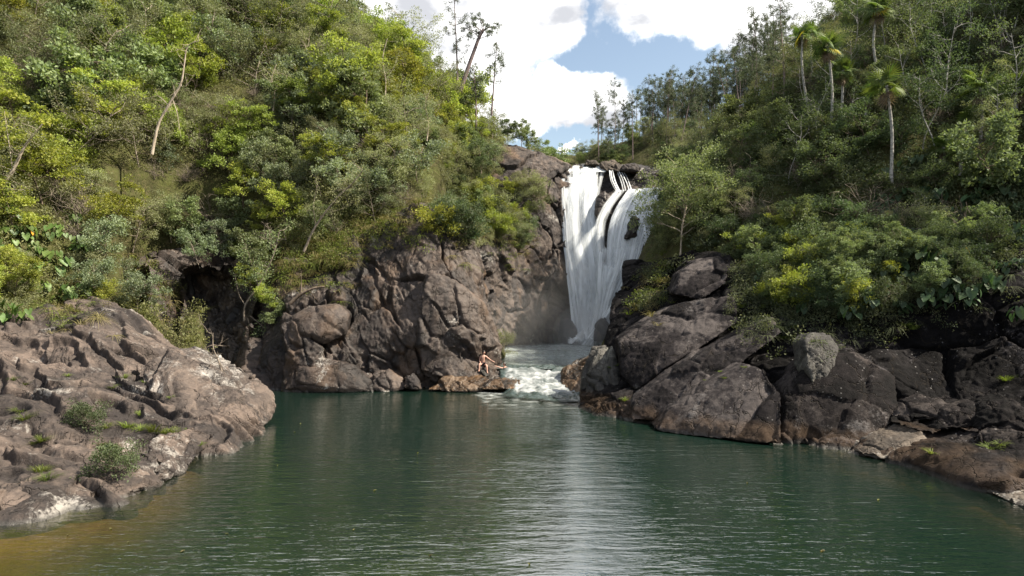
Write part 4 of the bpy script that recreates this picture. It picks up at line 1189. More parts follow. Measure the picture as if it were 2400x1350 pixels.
def make_tree(seed, H, spread, leaf, mat, n_limb=9, clumps=5, per=70, rc=0.42, bare=0.35, bark=None, trunk_r=0.06, multi=1,
              flat=0.75, droop=0.0, asp=0.5, twigs=1):
    """returns (trunk mesh, crown mesh); base at the origin"""
    rng = np.random.default_rng(seed)
    tb, cr = MB(), MB()
    for k in range(multi):
        lean = rng.normal(0, 0.22, 2)
        tr = bend(rng, (rng.normal(0, 0.12 * (multi > 1)), rng.normal(0, 0.12 * (multi > 1)), -0.4), (lean[0], lean[1], 1), H * 0.86 + 0.4, 9, 0.10, 0.05)
        tb.add(tube(tr, np.linspace(trunk_r, trunk_r * 0.25, len(tr)), 6))
        for i in range(n_limb):
            t = bare + (1 - bare) * (i + rng.uniform(0, 0.9)) / n_limb
            j = t * (len(tr) - 1); j0 = min(int(j), len(tr) - 2)
            p = tr[j0] + (tr[j0 + 1] - tr[j0]) * (j - j0)
            az = i * 2.4 + rng.uniform(-0.5, 0.5)
            env = math.sqrt(max(0.12, 1 - ((t - 0.52) / 0.62) ** 2))
            L = spread * env * rng.uniform(0.65, 1.2)
            lb = bend(rng, p, (math.cos(az), math.sin(az), rng.uniform(0.15, 0.8)), L, 6, 0.16, 0.04)
            tb.add(tube(lb, np.linspace(trunk_r * 0.45, trunk_r * 0.1, len(lb)), 4))
            tips = [lb[-1]]
            for q in range(clumps):
                b = lb[rng.integers(2, len(lb))]
                az2 = az + rng.normal(0, 0.9)
                tw = bend(rng, b, (math.cos(az2), math.sin(az2), rng.uniform(-0.15, 0.8)), L * rng.uniform(0.25, 0.6), 4, 0.2, 0.02)
                if twigs: tb.add(tube(tw, np.linspace(trunk_r * 0.2, trunk_r * 0.06, len(tw)), 3))
                tips.append(tw[-1])
            for tip in tips:
                n = int(per * rng.uniform(0.5, 1.4))
                q = unit(rng.normal(0, 1, (n, 3))) * (rng.uniform(0, 1, (n, 1)) ** 0.45) * rc * rng.uniform(0.7, 1.25)
                q[:, 2] *= flat
                C = tip + q
                var = np.clip(rng.uniform(0, 1, n) * 0.6 + rng.uniform(0, 0.4), 0, 1)
                cr.add(leaves(rng, C, unit(q + np.array([0, 0, 0.15])), leaf, leaf * asp, droop=droop), var)
    return tb.mesh('trunk', bark or M_BARK), cr.mesh('crown', mat, smooth=False)


def make_pine(seed, H, mat=None, top=0.5, spread=1.3, r=0.10, lean=(0, 0), dens=1.0):
    rng = np.random.default_rng(seed)
    tb, cr = MB(), MB()
    tr = bend(rng, (0, 0, -0.4), (lean[0], lean[1], 1), H, 10, 0.025, 0.0)
    tb.add(tube(tr, np.linspace(r, r * 0.25, len(tr)), 6))
    nb = int(20 * dens)
    for i in range(nb):
        t = 1 - top * (1 - (i + rng.uniform(0, 1)) / nb)
        j = t * (len(tr) - 1); j0 = min(int(j), len(tr) - 2)
        p = tr[j0] + (tr[j0 + 1] - tr[j0]) * (j - j0)
        az = rng.uniform(0, 6.283)
        L = spread * (0.45 + 0.8 * min(1, 1.6 * (1 - t) / top)) * rng.uniform(0.35, 1.35)
        lb = bend(rng, p, (math.cos(az), math.sin(az), rng.uniform(-0.1, 0.35)), L, 5, 0.18, 0.1)
        tb.add(tube(lb, np.linspace(r * 0.25, r * 0.08, len(lb)), 3))
        for q in range(max(2, int(4.2 * L))):
            b = lb[rng.integers(2, len(lb))] + rng.normal(0, 0.16, 3)
            n = 18
            dd = unit(rng.normal(0, 1, (n, 3)) + np.array([0, 0, 0.4]))
            cr.add(leaves(rng, np.repeat(b[None], n, 0) + rng.normal(0, 0.07, (n, 3)), dd, 0.34, 0.05, spread=0.1), np.full(n, rng.uniform(0, 1)))
    return tb.mesh('trunk', M_PBARK), cr.mesh('crown', mat or M_PINE, smooth=False)


def blades(rng, n, L, wdt, arch=0.9, rad=0.15, seg=4, upright=1.0):
    """arching grass or strap leaves from one root"""
    az = rng.uniform(0, 6.283, n)
    o = np.stack([np.cos(az), np.sin(az), np.zeros(n)], 1)
    base = o * rng.uniform(0, rad, (n, 1))
    ln = L * rng.uniform(0.5, 1.15, n)
    tilt = rng.uniform(0.15, 0.75, n)
    t = np.linspace(0, 1, seg + 1)
    h = ln[:, None] * (upright * np.cos(tilt)[:, None] * t - arch * 0.62 * t ** 2.2)
    r = ln[:, None] * (np.sin(tilt)[:, None] * t + arch * 0.45 * t ** 1.7)
    P = base[:, None] + o[:, None] * r[:, :, None]
    P[:, :, 2] = h
    S = np.stack([-np.sin(az), np.cos(az), np.zeros(n)], 1)
    wt = wdt * (1 - t ** 2 * 0.9) * 0.5
    A = P + S[:, None] * wt[None, :, None]; B = P - S[:, None] * wt[None, :, None]
    V = np.stack([A, B], 2).reshape(-1, 3)
    k = (seg + 1) * 2
    F = []
    for i in range(seg):
        F.append(np.stack([np.arange(n) * k + 2 * i, np.arange(n) * k + 2 * i + 1, np.arange(n) * k + 2 * i + 3, np.arange(n) * k + 2 * i + 2], 1))
    F = np.stack(F, 1).reshape(-1, 4)
    var = np.repeat(rng.uniform(0, 1, n), seg)
    return (V, F), var


def fan_mesh(name, mat, seed, R=1.08, pet=0.7, n=21, dead=False):
    """one fan frond: petiole along +x from the origin, then a fan of leaflets"""
    rng = np.random.default_rng(seed)
    mb = MB()
    p = np.array([[0, 0, 0], [pet * 0.5, 0, 0.05], [pet, 0, 0.02]])
    mb.add(tube(p, [0.022, 0.016, 0.012], 4))
    c = p[-1]
    for i in range(n):
        a = math.radians(-145 + 290 * i / (n - 1)) + rng.normal(0, 0.02)
        L = R * (1.0 - 0.22 * abs(i / (n - 1) - 0.5) * 2) * rng.uniform(0.88, 1.05)
        d = np.array([math.cos(a), math.sin(a), 0.0]); s = np.array([-math.sin(a), math.cos(a), 0.0])
        fold = 0.35 if dead else 0.12
        dz = [-0.02, -0.02 - fold * 0.2 * L, -0.12 * L - fold * L * rng.uniform(0.5, 1.4)]
        m1 = c + d * L * 0.5; m2 = c + d * L * 0.98
        wv = R * 0.042
        V = [c, m1 + s * wv + [0, 0, dz[1] + 0.02], m1 - s * wv + [0, 0, dz[1] - 0.02], m1 + [0, 0, dz[1] + 0.045],
             m2 + [0, 0, dz[2]]]
        V = np.array(V)
        F = np.array([[0, 2, 3, 1], [2, 4, 1, 3]])
        mb.add((V, np.array([[0, 2, 4, 3], [0, 3, 4, 1]])), rng.uniform(0, 1, 2))
    return mb.mesh(name, mat, smooth=False)


def heart_mesh(name, mat, L=0.8, W=0.62, seed=0):
    """heart shaped leaf, stalk joint at the origin, tip along +x, cupped a little"""
    rng = np.random.default_rng(seed)
    prof = [(-0.30, 0.18), (-0.34, 0.34), (-0.20, 0.50), (0.05, 0.52), (0.30, 0.42), (0.52, 0.25), (0.72, 0.0)]
    V = [np.array([0, 0, 0.0])]; mid = []
    left = [np.array([x * L, y * W, 0.07 * W * (y * 2) ** 2 - 0.35 * L * max(0, x) ** 2]) for x, y in prof]
    right = [np.array([x * L, -y * W, 0.07 * W * (y * 2) ** 2 - 0.35 * L * max(0, x) ** 2]) for x, y in prof[:-1]]
    mids = [np.array([x * L, 0, -0.04 - 0.35 * L * max(0, x) ** 2]) for x in (0.05, 0.30, 0.52)]
    V = [V[0]] + left + right + mids            # 0; 1..7 left; 8..13 right; 14..16 mids
    F = [[0, 2, 1, 0], ]
    T = [(0, 1, 2), (0, 2, 3), (0, 3, 4), (0, 4, 14), (14, 4, 5), (14, 5, 15), (15, 5, 6), (15, 6, 16), (16, 6, 7),
         (0, 9, 8), (0, 10, 9), (0, 11, 10), (0, 14, 11), (14, 12, 11), (14, 15, 12), (15, 13, 12), (15, 16, 13), (16, 7, 13)]
    return np_mesh(name, np.array(V), np.array(T), mat, True, fattr={'var': rng.uniform(0.2, 0.8, len(T))})


# ------------------------------------------------------------------ prototypes
PROTO = {}


def proto(kind, seeds, **kw):
    PROTO[kind] = [make_tree(s, **kw) for s in seeds]


proto('olive', (1, 2, 3, 4), H=4.2, spread=2.0, leaf=0.115, mat=M_OLIVE, n_limb=13, clumps=6, per=62, rc=0.42, bare=0.2, asp=0.42, bark=M_TWIG, trunk_r=0.055)
proto('silver', (5, 6, 7), H=4.0, spread=1.8, leaf=0.20, mat=M_SILVER, n_limb=12, clumps=5, per=48, rc=0.42, bare=0.25, asp=0.5, bark=M_TWIG)
proto('bright', (8, 9, 10), H=3.8, spread=1.7, leaf=0.17, mat=M_BRIGHT, n_limb=11, clumps=6, per=54, rc=0.40, bare=0.25, asp=0.55, flat=0.55)
proto('green', (11, 12, 13), H=4.2, spread=1.9, leaf=0.22, mat=M_GREEN, n_limb=12, clumps=6, per=52, rc=0.42, bare=0.25, asp=0.55, flat=0.6)
proto('dark', (14, 15, 16, 17), H=3.8, spread=1.9, leaf=0.16, mat=M_DARK, n_limb=12, clumps=6, per=56, rc=0.42, bare=0.2, asp=0.55, flat=0.65)
proto('shrub_olive', (18, 19, 20), H=1.7, spread=1.2, leaf=0.10, mat=M_OLIVE, n_limb=8, clumps=5, per=46, rc=0.32, bare=0.05, asp=0.45, multi=2, bark=M_TWIG, trunk_r=0.03)
proto('shrub_bright', (21, 22, 23), H=1.7, spread=1.1, leaf=0.14, mat=M_BRIGHT, n_limb=8, clumps=5, per=40, rc=0.32, bare=0.05, asp=0.5, multi=2, trunk_r=0.03)
proto('shrub_dark', (24, 25, 26), H=1.6, spread=1.1, leaf=0.12, mat=M_DARK, n_limb=8, clumps=5, per=44, rc=0.32, bare=0.05, asp=0.5, multi=2, trunk_r=0.03)
proto('thin', (27, 28, 29), H=5.2, spread=1.5, leaf=0.12, mat=M_OLIVE, n_limb=10, clumps=4, per=34, rc=0.36, bare=0.4, asp=0.45, bark=M_BARKP, trunk_r=0.05)
proto('thin_dark', (31, 32), H=5.4, spread=1.4, leaf=0.13, mat=M_DARK, n_limb=9, clumps=4, per=30, rc=0.36, bare=0.45, asp=0.45, bark=M_BARKG, trunk_r=0.045)
PROTO['pine'] = [make_pine(41, 10.5, top=0.45, spread=1.2, r=0.085), make_pine(42, 9.0, top=0.55, spread=1.4, r=0.08), make_pine(43, 12.0, top=0.36, spread=1.1, r=0.09), make_pine(44, 7.0, top=0.6, spread=1.1, r=0.07), make_pine(45, 11.0, top=0.4, spread=1.5, r=0.09)]


def make_twiggy(seed, H=1.8, n=46):
    rng = np.random.default_rng(seed)
    tb = MB()
    for i in range(n):
        az = rng.uniform(0, 6.283)
        st = bend(rng, (rng.normal(0, 0.1), rng.normal(0, 0.1), -0.1), (math.cos(az) * 0.7, math.sin(az) * 0.7, rng.uniform(0.5, 1.3)), H * rng.uniform(0.5, 1.1), 6, 0.2, -0.03)
        tb.add(tube(st, np.linspace(0.016, 0.005, len(st)), 3))
        for q in range(4):
            b = st[rng.integers(2, len(st))]
            tb.add(tube(bend(rng, b, rng.normal(0, 1, 3) + [0, 0, 0.4], H * 0.3, 3, 0.2), [0.008, 0.007, 0.005, 0.003], 3))
    return tb.mesh('twigs', M_TWIG)


TWIGGY = [make_twiggy(s) for s in (51, 52, 53)]
rng = np.random.default_rng(60)
TUFT = []
for s, (mt, n, L, wd, ar) in enumerate(((M_GRASS, 130, 0.55, 0.018, 0.8), (M_GRASS, 100, 0.40, 0.018, 0.9), (M_STRAW, 150, 0.7, 0.018, 1.0), (M_STRAP, 34, 1.25, 0.06, 0.95), (M_STRAP, 44, 1.0, 0.05, 0.85))):
    b, var = blades(rng, n, L, wd, ar, rad=0.2 if s < 3 else 0.08)
    mb = MB(); mb.add(b, var)
    TUFT.append(mb.mesh('grass_tuft', mt, smooth=False))
FAN = fan_mesh('frond', M_PALM, 1)
FANY = fan_mesh('yellow_frond', M_PALMY, 2)
FAND = fan_mesh('dead_frond', M_PALMD, 3, R=0.85, pet=0.5, dead=True)
HEART = [heart_mesh('leaf', M_EAR, 0.85, 0.66, 1), heart_mesh('leaf', M_EARY, 0.85, 0.66, 2), heart_mesh('leaf', M_EARO, 0.8, 0.6, 3)]

NAMES = {'olive': ('small_leaved_tree', 'tree', 'olive green fine leaved tree'),
         'silver': ('small_leaved_tree', 'tree', 'grey green loose leaved tree'),
         'bright': ('bushy_tree', 'tree', 'bright yellow green bushy tree'),
         'green': ('broadleaf_tree', 'tree', 'mid green leafy tree'),
         'dark': ('broadleaf_tree', 'tree', 'dark green shaded tree'),
         'shrub_olive': ('shrub', 'shrub', 'dull olive shrub'),
         'shrub_bright': ('shrub', 'shrub', 'yellow green shrub'),
         'shrub_dark': ('shrub', 'shrub', 'dark green shrub'),
         'thin': ('slender_tree', 'tree', 'pale stemmed sparse olive tree'),
         'thin_dark': ('slender_tree', 'tree', 'grey stemmed sparse dark tree'),
         'pine': ('pine_tree', 'tree', 'tall thin pine')}


LANDMARKS = [('bare white tree', 410, 210), ('pale forked trunk', 40, 380), ('ribbed left outcrop', 230, 770), ('dark recess', 520, 720),
             ('leaning brown tree', 780, 490), ('smooth grey boulder', 750, 740), ('left cliff pinnacle', 980, 510), ('rock dome', 1220, 370),
             ('leaning pine trunk', 1105, 130), ('slim straight pine', 1152, 200), ('dark forked trunk', 855, 200), ('pale ridge trunk', 905, 150),
             ('thin grey trunk', 640, 200), ('tree before the waterfall', 1590, 440), ('tallest palm trunk', 2085, 320), ('top edge palm', 2058, 90),
             ('slim straight palm', 1942, 220), ('leftmost palm', 1885, 140), ('bright short palm', 2298, 250), ('low leaning palm', 1762, 325),
             ('banded rock slab', 1650, 620), ('far pine stand', 1580, 270), ('huge black slab', 1600, 760), ('pale rock wedge', 1925, 780), ('orange leaf plant', 110, 600),
             ('broken tree stump', 690, 690), ('diagonal rock rib', 1660, 870), ('smooth tan boulder', 2110, 1045), ('lichened pale rock', 1410, 890), ('waterfall crest', 1390, 390), ('gorge wall', 1200, 560)]
AUTO = []


def relation(u, v):
    best = None
    for nm, lu, lv in LANDMARKS:
        if (lu < 1300) != (u < 1300) and nm != 'waterfall crest': continue
        d = math.hypot(u - lu, v - lv)
        if best is None or d < best[0]: best = (d, nm, u - lu, v - lv)
    d, nm, du, dv = best
    side = ('left of' if du < 0 else 'right of') if abs(du) > abs(dv) else ('above' if dv < 0 else 'below')
    far = 'close ' if d < 110 else ('' if d < 220 else 'far ')
    return f'{far}{side} the {nm}'


def auto_label(o, desc, p, scale=None):
    """label by look and by the landmark it stands beside; settled at the end"""
    size = '' if scale is None else ('large ' if scale > 1.15 else ('small ' if scale < 0.72 else ''))
    u, v = proj(p)
    AUTO.append((o, f'{size}{desc} {relation(u, v)}', desc + ('es' if desc.endswith('sh') else 's'), u, v))


def settle_labels():
    by = {}
    for a in AUTO: by.setdefault(a[1], []).append(a)
    for lab, L in by.items():
        L.sort(key=lambda a: a[3])
        n = len(L)
        for i, a in enumerate(L):
            ex = ''
            if n == 2: ex = (', left one', ', right one')[i]
            elif n == 3: ex = (', leftmost one', ', middle one', ', rightmost one')[i]
            l2 = lab + ex
            if len(l2.replace(',', '').split()) > 16: l2 = lab
            if len(l2.split()) > 16: l2 = l2.replace(' close ', ' ').replace(' far ', ' ')
            if len(l2.replace(',', '').split()) > 16 and l2.split()[0] in ('small', 'large'): l2 = l2.split(' ', 1)[1]
            a[0]['label'] = l2
            a[0]['group'] = a[2]


def place_tree(kind, var, loc, scale, rz, label=None, group=None, lean=(0, 0), sz=None, cat=None):
    nm, ct, desc = NAMES[kind]
    tm, cm = PROTO[kind][var % len(PROTO[kind])]
    r = empty(nm, loc)
    r.rotation_euler = (lean[0], lean[1], rz)
    r.scale = (scale, scale, (sz or 1) * scale)
    tag(r, label, cat or ct, group)
    if label is None: auto_label(r, desc, (loc[0], loc[1], loc[2] + 1.5 * scale), scale)
    link('trunk', tm, r)
    link('crown', cm, r)
    return r


rnd = random.Random(5)


def pick_tree(kind, u, v, scale, label=None, var=None, group=None, sz=None, lean=(0, 0)):
    """a tree whose foot is seen at a pixel"""
    p, n, what = pick(u, v)
    if p is None: return None
    return place_tree(kind, rnd.randrange(9) if var is None else var, p, scale, rnd.uniform(0, 6.28), label, group, lean, sz)


# ------------------------------------------------------------------ scattered trees over the slopes (world-space hex grid)
taken = []


def free(p, d):
    for q in taken:
        if (q[0] - p[0]) ** 2 + (q[1] - p[1]) ** 2 < d * d: return False
    return True


counts = {}


def scatter(step, y0, y1, side, choose, seed):
    rr = random.Random(seed)
    y, row = y0, 0
    while y < y1:
        x = -62.0 + (row % 2) * step / 2
        while x < 60:
            px, py = x + rr.uniform(-0.38, 0.38) * step, y + rr.uniform(-0.38, 0.38) * step
            x += step
            g, n, what = drop(px, py)
            if what == 'rock' or g is None or g.z < 1.5: continue
            u, v = proj(g)
            if (u < 1300) != (side < 0) or u < -110 or u > 2510 or v < -40: continue
            if 1290 < u < 1545 and v > 330 or 415 < u < 600 and v > 640: continue
            r = choose(rr, u, v, g)
            if r is None: continue
            kind, sc = r
            h = 3.2 * sc if kind not in ('shrub_olive', 'shrub_bright', 'shrub_dark') else 1.3 * sc
            if not (visible(Vector((g.x, g.y, g.z + h))) or visible(Vector((g.x, g.y, g.z + h * 0.55)))): continue
            place_tree(kind, rr.randrange(9), g - Vector((0, 0, 0.15)), sc, rr.uniform(0, 6.28), lean=(rr.uniform(-.05, .22), rr.uniform(-.12, .12)))
            counts[kind] = counts.get(kind, 0) + 1
        y += step * 0.866
        row += 1


def choose_left(rr, u, v, g):
    n1 = vnoise(np.array([[g.x * 0.16, g.y * 0.10, g.z * 0.12]]), 3)[0]
    r = rr.random()
    if n1 > 0.22: kind = 'bright' if r < 0.68 else ('green' if r < 0.9 else 'thin')
    elif n1 > -0.02: kind = 'green' if r < 0.40 else ('bright' if r < 0.62 else 'olive')
    elif n1 > -0.3: kind = 'olive' if r < 0.62 else ('silver' if r < 0.88 else 'thin')
    else: kind = 'silver' if r < 0.35 else ('olive' if r < 0.80 else ('thin' if r < 0.9 else 'green'))
    sc = rr.choice((0.75, 0.95, 1.1, 1.3, 1.55)) * rr.uniform(0.9, 1.1)
    if v > 480: sc = min(sc, 0.95)
    if v > 590: sc *= 0.7
    if u > 1000 and v > 330: sc *= 0.55
    return kind, sc


def choose_right(rr, u, v, g):
    r = rr.random()
    if u < 1850 and g.y > 62 and v < 420:
        return ('pine', rr.uniform(0.55, 0.9)) if r < 0.4 else (('dark' if r < 0.7 else 'olive'), rr.uniform(0.5, 0.85))
    if r < 0.28: return None
    kind = 'dark' if r < 0.60 else ('thin_dark' if r < 0.75 else ('green' if r < 0.85 else 'olive'))
    sc = rr.uniform(0.55, 1.1)
    if v > 460: sc = min(sc, 0.55)
    return kind, sc


def choose_shrub_l(rr, u, v, g):
    if u > 1000 and v > 330 and rr.random() < 0.3: return None
    return rr.choice(('shrub_olive', 'shrub_olive', 'shrub_bright')), rr.uniform(0.7, 1.4) * (0.75 if v > 600 else 1)


def choose_shrub_r(rr, u, v, g):
    if rr.random() < 0.35: return None
    return rr.choice(('shrub_dark', 'shrub_dark', 'shrub_olive')), rr.uniform(0.6, 1.2)


scatter(2.9, 33, 106, -1, choose_left, 1)
scatter(3.1, 30, 106, 1, choose_right, 2)
scatter(3.4, 33, 80, -1, choose_shrub_l, 3)
scatter(3.0, 30, 75, 1, choose_shrub_r, 4)
print('scattered', counts, sum(counts.values()))

# bushes clinging to the rock of the gorge wall
rr = random.Random(12)
for i in range(60):
    u, v = rr.uniform(1035, 1262), rr.uniform(385, 590)
    if v > 600 - (u - 1040) * 0.12 and u < 1200 or (u > 1235 and v > 520) or (u > 1200 and v < 420): continue
    p, n, what = pick(u, v)
    if p is None: continue
    kind = rr.choice(('shrub_olive', 'shrub_olive', 'shrub_dark', 'shrub_bright', 'olive'))
    place_tree(kind, rr.randrange(9), p - n * 0.1, rr.uniform(0.75, 1.25) * (0.5 if kind == 'olive' else 1), rr.uniform(0, 6.28), lean=(0.35, 0))
for kind, L in (('bright', ((540, 420, 1.1), (600, 350, 1.0), (570, 480, 0.9), (520, 330, 1.0), (250, 320, 1.2), (320, 290, 1.0), (200, 150, 1.3), (250, 90, 1.2), (350, 330, 0.9), (720, 290, 1.0), (770, 140, 1.2),
                            (830, 320, 0.9), (390, 350, 0.9), (60, 90, 1.2), (640, 110, 1.1), (470, 130, 1.0), (120, 420, 0.9), (620, 560, 0.7), (560, 610, 0.65), (590, 690, 0.55), (640, 730, 0.5), (30, 700, 0.7), (960, 250, 1.0))),
                ('olive', ((130, 380, 1.6), (640, 450, 1.2), (960, 360, 1.2), (1050, 440, 1.0), (920, 470, 1.1), (400, 120, 1.5), (850, 140, 1.4), (1000, 260, 1.2), (310, 580, 0.9), (400, 560, 0.8), (880, 520, 0.8), (720, 560, 0.8))),
                ('silver', ((680, 240, 1.3), (690, 330, 1.1), (770, 420, 1.0), (820, 480, 0.9), (470, 620, 0.7), (520, 600, 0.75), (240, 620, 0.8))),
                ('green', ((560, 560, 0.8), (450, 570, 0.8), (600, 640, 0.7), (1130, 500, 0.6), (780, 560, 0.6), (1090, 380, 0.9), (625, 770, 0.45)))):
    for u, v, sc in L:
        pick_tree(kind, u, v, sc, lean=(0.12, 0))
# understory and pines at the right of the crest
rr = random.Random(44)
for i in range(46):
    u, Y = rr.uniform(1345, 1640), rr.uniform(84, 100)
    x = (u - 1200) / FOC * Y
    place_tree(rr.choice(('olive', 'dark', 'green', 'olive')), rr.randrange(9), (x, Y, ground(x, Y) - 0.2), rr.uniform(0.35, 0.6), rr.uniform(0, 6.28))
# shrubs hanging over the right bank and slim stems above it
rr = random.Random(71)
for i in range(95):
    u, v = rr.uniform(1720, 2330), rr.uniform(540, 735)
    if v > 745 - abs(u - 1980) * 0.22: continue
    kind = rr.choice(('shrub_dark', 'shrub_dark', 'green', 'dark', 'shrub_bright'))
    pick_tree(kind, u, v, rr.uniform(0.26, 0.42) if kind in ('green', 'dark') else rr.uniform(0.5, 0.9), lean=(0.3, rr.uniform(-.3, .1)))
for i in range(26):
    u, v = rr.uniform(1530, 1700), rr.uniform(540, 700)
    if v > 620 + (1600 - u) * 0.6 or (u > 1575 and v > 575): continue
    pick_tree(rr.choice(('shrub_olive', 'shrub_dark')), u, v, rr.uniform(0.5, 0.9), lean=(0.2, 0))
for i in range(18):
    pick_tree('thin_dark', rr.uniform(1840, 2390), rr.uniform(90, 380), rr.uniform(0.9, 1.4), lean=(0.1, rr.uniform(-.1, .1)))
# pines of the far right ridge and the left skyline
for i in range(80):
    u = rnd.uniform(1380, 1860); Y = rnd.uniform(84, 112)
    x = (u - 1200) / FOC * Y
    g = ground(x, Y)
    place_tree('pine', rnd.randrange(4), (x, Y, g - 0.3), rnd.uniform(0.75, 1.15) * (0.7 + 0.5 * (u - 1390) / 460), rnd.uniform(0, 6.28),
               None)
for (u, v, Y, H, lab, ln, top, sp) in ((1072, 190, 72, 10.0, 'tall pine left of the leaning trunk on the left skyline', (0, 0), 0.75, 1.2),
                                      (1152, 262, 72, 7.6, 'slim straight pine right of the leaning trunk on the left skyline', (0, 0), 0.55, 1.1),
                                      (1116, 300, 73, 7.0, 'small pine between the leaning trunk and the slim straight pine', (0, 0), 0.6, 0.9),
                                      (1838, 250, 62, 10.5, 'tall pine standing against the cloud at the edge of the right slope', (0, 0), 0.6, 1.3)):
    tm, cm = make_pine(int(u), H, top=top, spread=sp, r=0.11, lean=ln, dens=0.9)
    r = empty('pine_tree', at(u, v, Y)); tag(r, lab, 'tree')
    link('trunk', tm, r); link('crown', cm, r)
# leaning broken pine
r = empty('pine_tree', at(1078, 205, 71)); tag(r, 'thick bare pine trunk leaning right with a tuft of crown, on the left skyline', 'tree')
tb, cr = MB(), MB()
tr = np.array([at(1078, 215, 71), at(1100, 150, 71), at(1120, 95, 71), at(1133, 68, 71)]) - at(1078, 205, 71)
tb.add(tube(tr, [0.23, 0.2, 0.17, 0.12], 8))
rg = np.random.default_rng(77)
for (u, v) in ((1095, 60), (1108, 45), (1122, 42), (1140, 58), (1160, 66), (1150, 80), (1100, 72), (1112, 60), (1128, 52), (1166, 62), (1104, 85), (1146, 72), (1085, 66), (1118, 78)):
    tip = at(u, v, 71 + rg.uniform(-1.5, 1.5)) - at(1078, 205, 71)
    b = tr[2] + (tr[3] - tr[2]) * rg.uniform(0, 1)
    pl = np.array([b, (b + tip) / 2 + rg.normal(0, 0.15, 3), tip])
    tb.add(tube(pl, [0.05, 0.035, 0.02], 4))
    for q in range(8):
        n = 22
        cr.add(leaves(rg, np.repeat((tip + rg.normal(0, 0.22, 3))[None], n, 0), unit(rg.normal(0, 1, (n, 3))), 0.3, 0.045, spread=0.1), np.full(n, rg.uniform(0, 1)))
link('trunk', tb.mesh('trunk', M_PBARK), r); link('crown', cr.mesh('crown', M_PINE, False), r)

# ------------------------------------------------------------------ bare trees and leaning stems (each built along its own line)
def stem_tree(name, label, pts, radii, side=(), mat=M_BARKP, crown=None, seed=0, twig=10, cat='tree'):
    rg = np.random.default_rng(seed)
    P = np.array([at(*p) for p in pts])
    base = P[0]
    r = empty(name, base); tag(r, label, cat)
    tb = MB()
    main = resample(catmull(P - base, 60), 24)
    tb.add(tube(main, np.interp(np.linspace(0, 1, 24), np.linspace(0, 1, len(radii)), radii), 7))
    tips = []
    for s in side:
        Q = np.array([at(*p) for p in s]) - base
        b = resample(catmull(Q, 30), 10)
        tb.add(tube(b, np.linspace(radii[-1] * 0.9, radii[-1] * 0.25, 10), 4)); tips.append(b[-1]); tips.append(b[6])
        for k in range(3):
            t = bend(rg, b[rg.integers(3, 10)], rg.normal(0, 1, 3) + [0, -0.3, 0.5], 0.7, 4, 0.2)
            tb.add(tube(t, np.linspace(0.012, 0.005, len(t)), 3)); tips.append(t[-1])
    for k in range(twig):
        j = rg.integers(8, 24)
        t = bend(rg, main[j], rg.normal(0, 1, 3) + [0, -0.2, 0.5], rg.uniform(0.5, 1.4), 5, 0.2)
        tb.add(tube(t, np.linspace(0.022, 0.006, len(t)), 3)); tips.append(t[-1])
        for q in range(2):
            t2 = bend(rg, t[3], rg.normal(0, 1, 3) + [0, 0, 0.5], 0.5, 3, 0.2)
            tb.add(tube(t2, np.linspace(0.01, 0.004, len(t2)), 3)); tips.append(t2[-1])
    link('trunk', tb.mesh('trunk', mat), r)
    if crown:
        cm, leaf, per, rc = crown
        cr = MB()
        for t in tips:
            n = int(per * rg.uniform(0.5, 1.4))
            q = unit(rg.normal(0, 1, (n, 3))) * (rg.uniform(0, 1, (n, 1)) ** 0.5) * rc
            cr.add(leaves(rg, t + q, unit(q), leaf, leaf * 0.5), rg.uniform(0, 1, n))
        link('crown', cr.mesh('crown', cm, False), r)
    return r


def depth_at(u, v, back=0.0):
    p = pick(u, v)[0]
    return (p.y if p is not None else 55) - back


d0 = depth_at(358, 370) - 4.2
stem_tree('bare_tree', 'bare white crooked tree on the sunlit left slope', [(356, 362, d0), (372, 290, d0), (398, 242, d0), (424, 196, d0), (432, 150, d0), (440, 108, d0), (466, 96, d0)],
          [0.13, 0.10, 0.085, 0.07, 0.05, 0.03], [[(424, 196, d0), (432, 205, d0), (460, 170, d0)], [(405, 230, d0), (408, 215, d0), (407, 200, d0)], [(440, 110, d0), (425, 115, d0), (400, 122, d0)],
                                                  [(396, 248, d0), (370, 225, d0), (345, 232, d0)], [(405, 235, d0), (415, 265, d0), (424, 320, d0)]], seed=3, twig=16)
d0 = depth_at(720, 600) - 1.2
stem_tree('leaning_tree', 'thin brown tree leaning right above the straw grass of the left cliff', [(712, 590, d0), (740, 530, d0), (785, 470, d0), (830, 425, d0), (850, 400, d0)], [0.10, 0.08, 0.06, 0.03],
          [[(785, 470, d0), (800, 450, d0), (835, 440, d0)], [(740, 530, d0), (735, 480, d0), (745, 430, d0)], [(760, 500, d0), (800, 490, d0), (830, 470, d0)]], M_TWIG, (M_OLIVE, 0.12, 40, 0.45), 4, 12)
d0 = depth_at(690, 715) - 0.6
stem_tree('broken_tree', 'dark broken stump with one branch above the smooth grey boulder', [(680, 712, d0), (705, 690, d0), (735, 676, d0), (762, 672, d0)], [0.13, 0.11, 0.08, 0.05],
          [[(705, 690, d0), (706, 660, d0), (706, 635, d0)]], M_BARK, None, 5, 2)
d0 = depth_at(590, 745) - 0.4
stem_tree('leaning_tree', 'small multi branched green tree hanging over the dark recess', [(572, 752, d0), (575, 715, d0), (605, 670, d0), (640, 600, d0), (655, 540, d0)], [0.07, 0.06, 0.045, 0.03],
          [[(575, 715, d0), (560, 690, d0), (550, 640, d0)], [(590, 690, d0), (620, 690, d0), (645, 700, d0)], [(605, 670, d0), (590, 620, d0), (575, 570, d0)], [(585, 740, d0), (610, 760, d0), (625, 775, d0)], [(580, 745, d0), (590, 780, d0), (598, 790, d0)]],
          M_TWIG, (M_GREEN, 0.13, 45, 0.42), 6, 12)
d0 = depth_at(500, 860) - 0.5
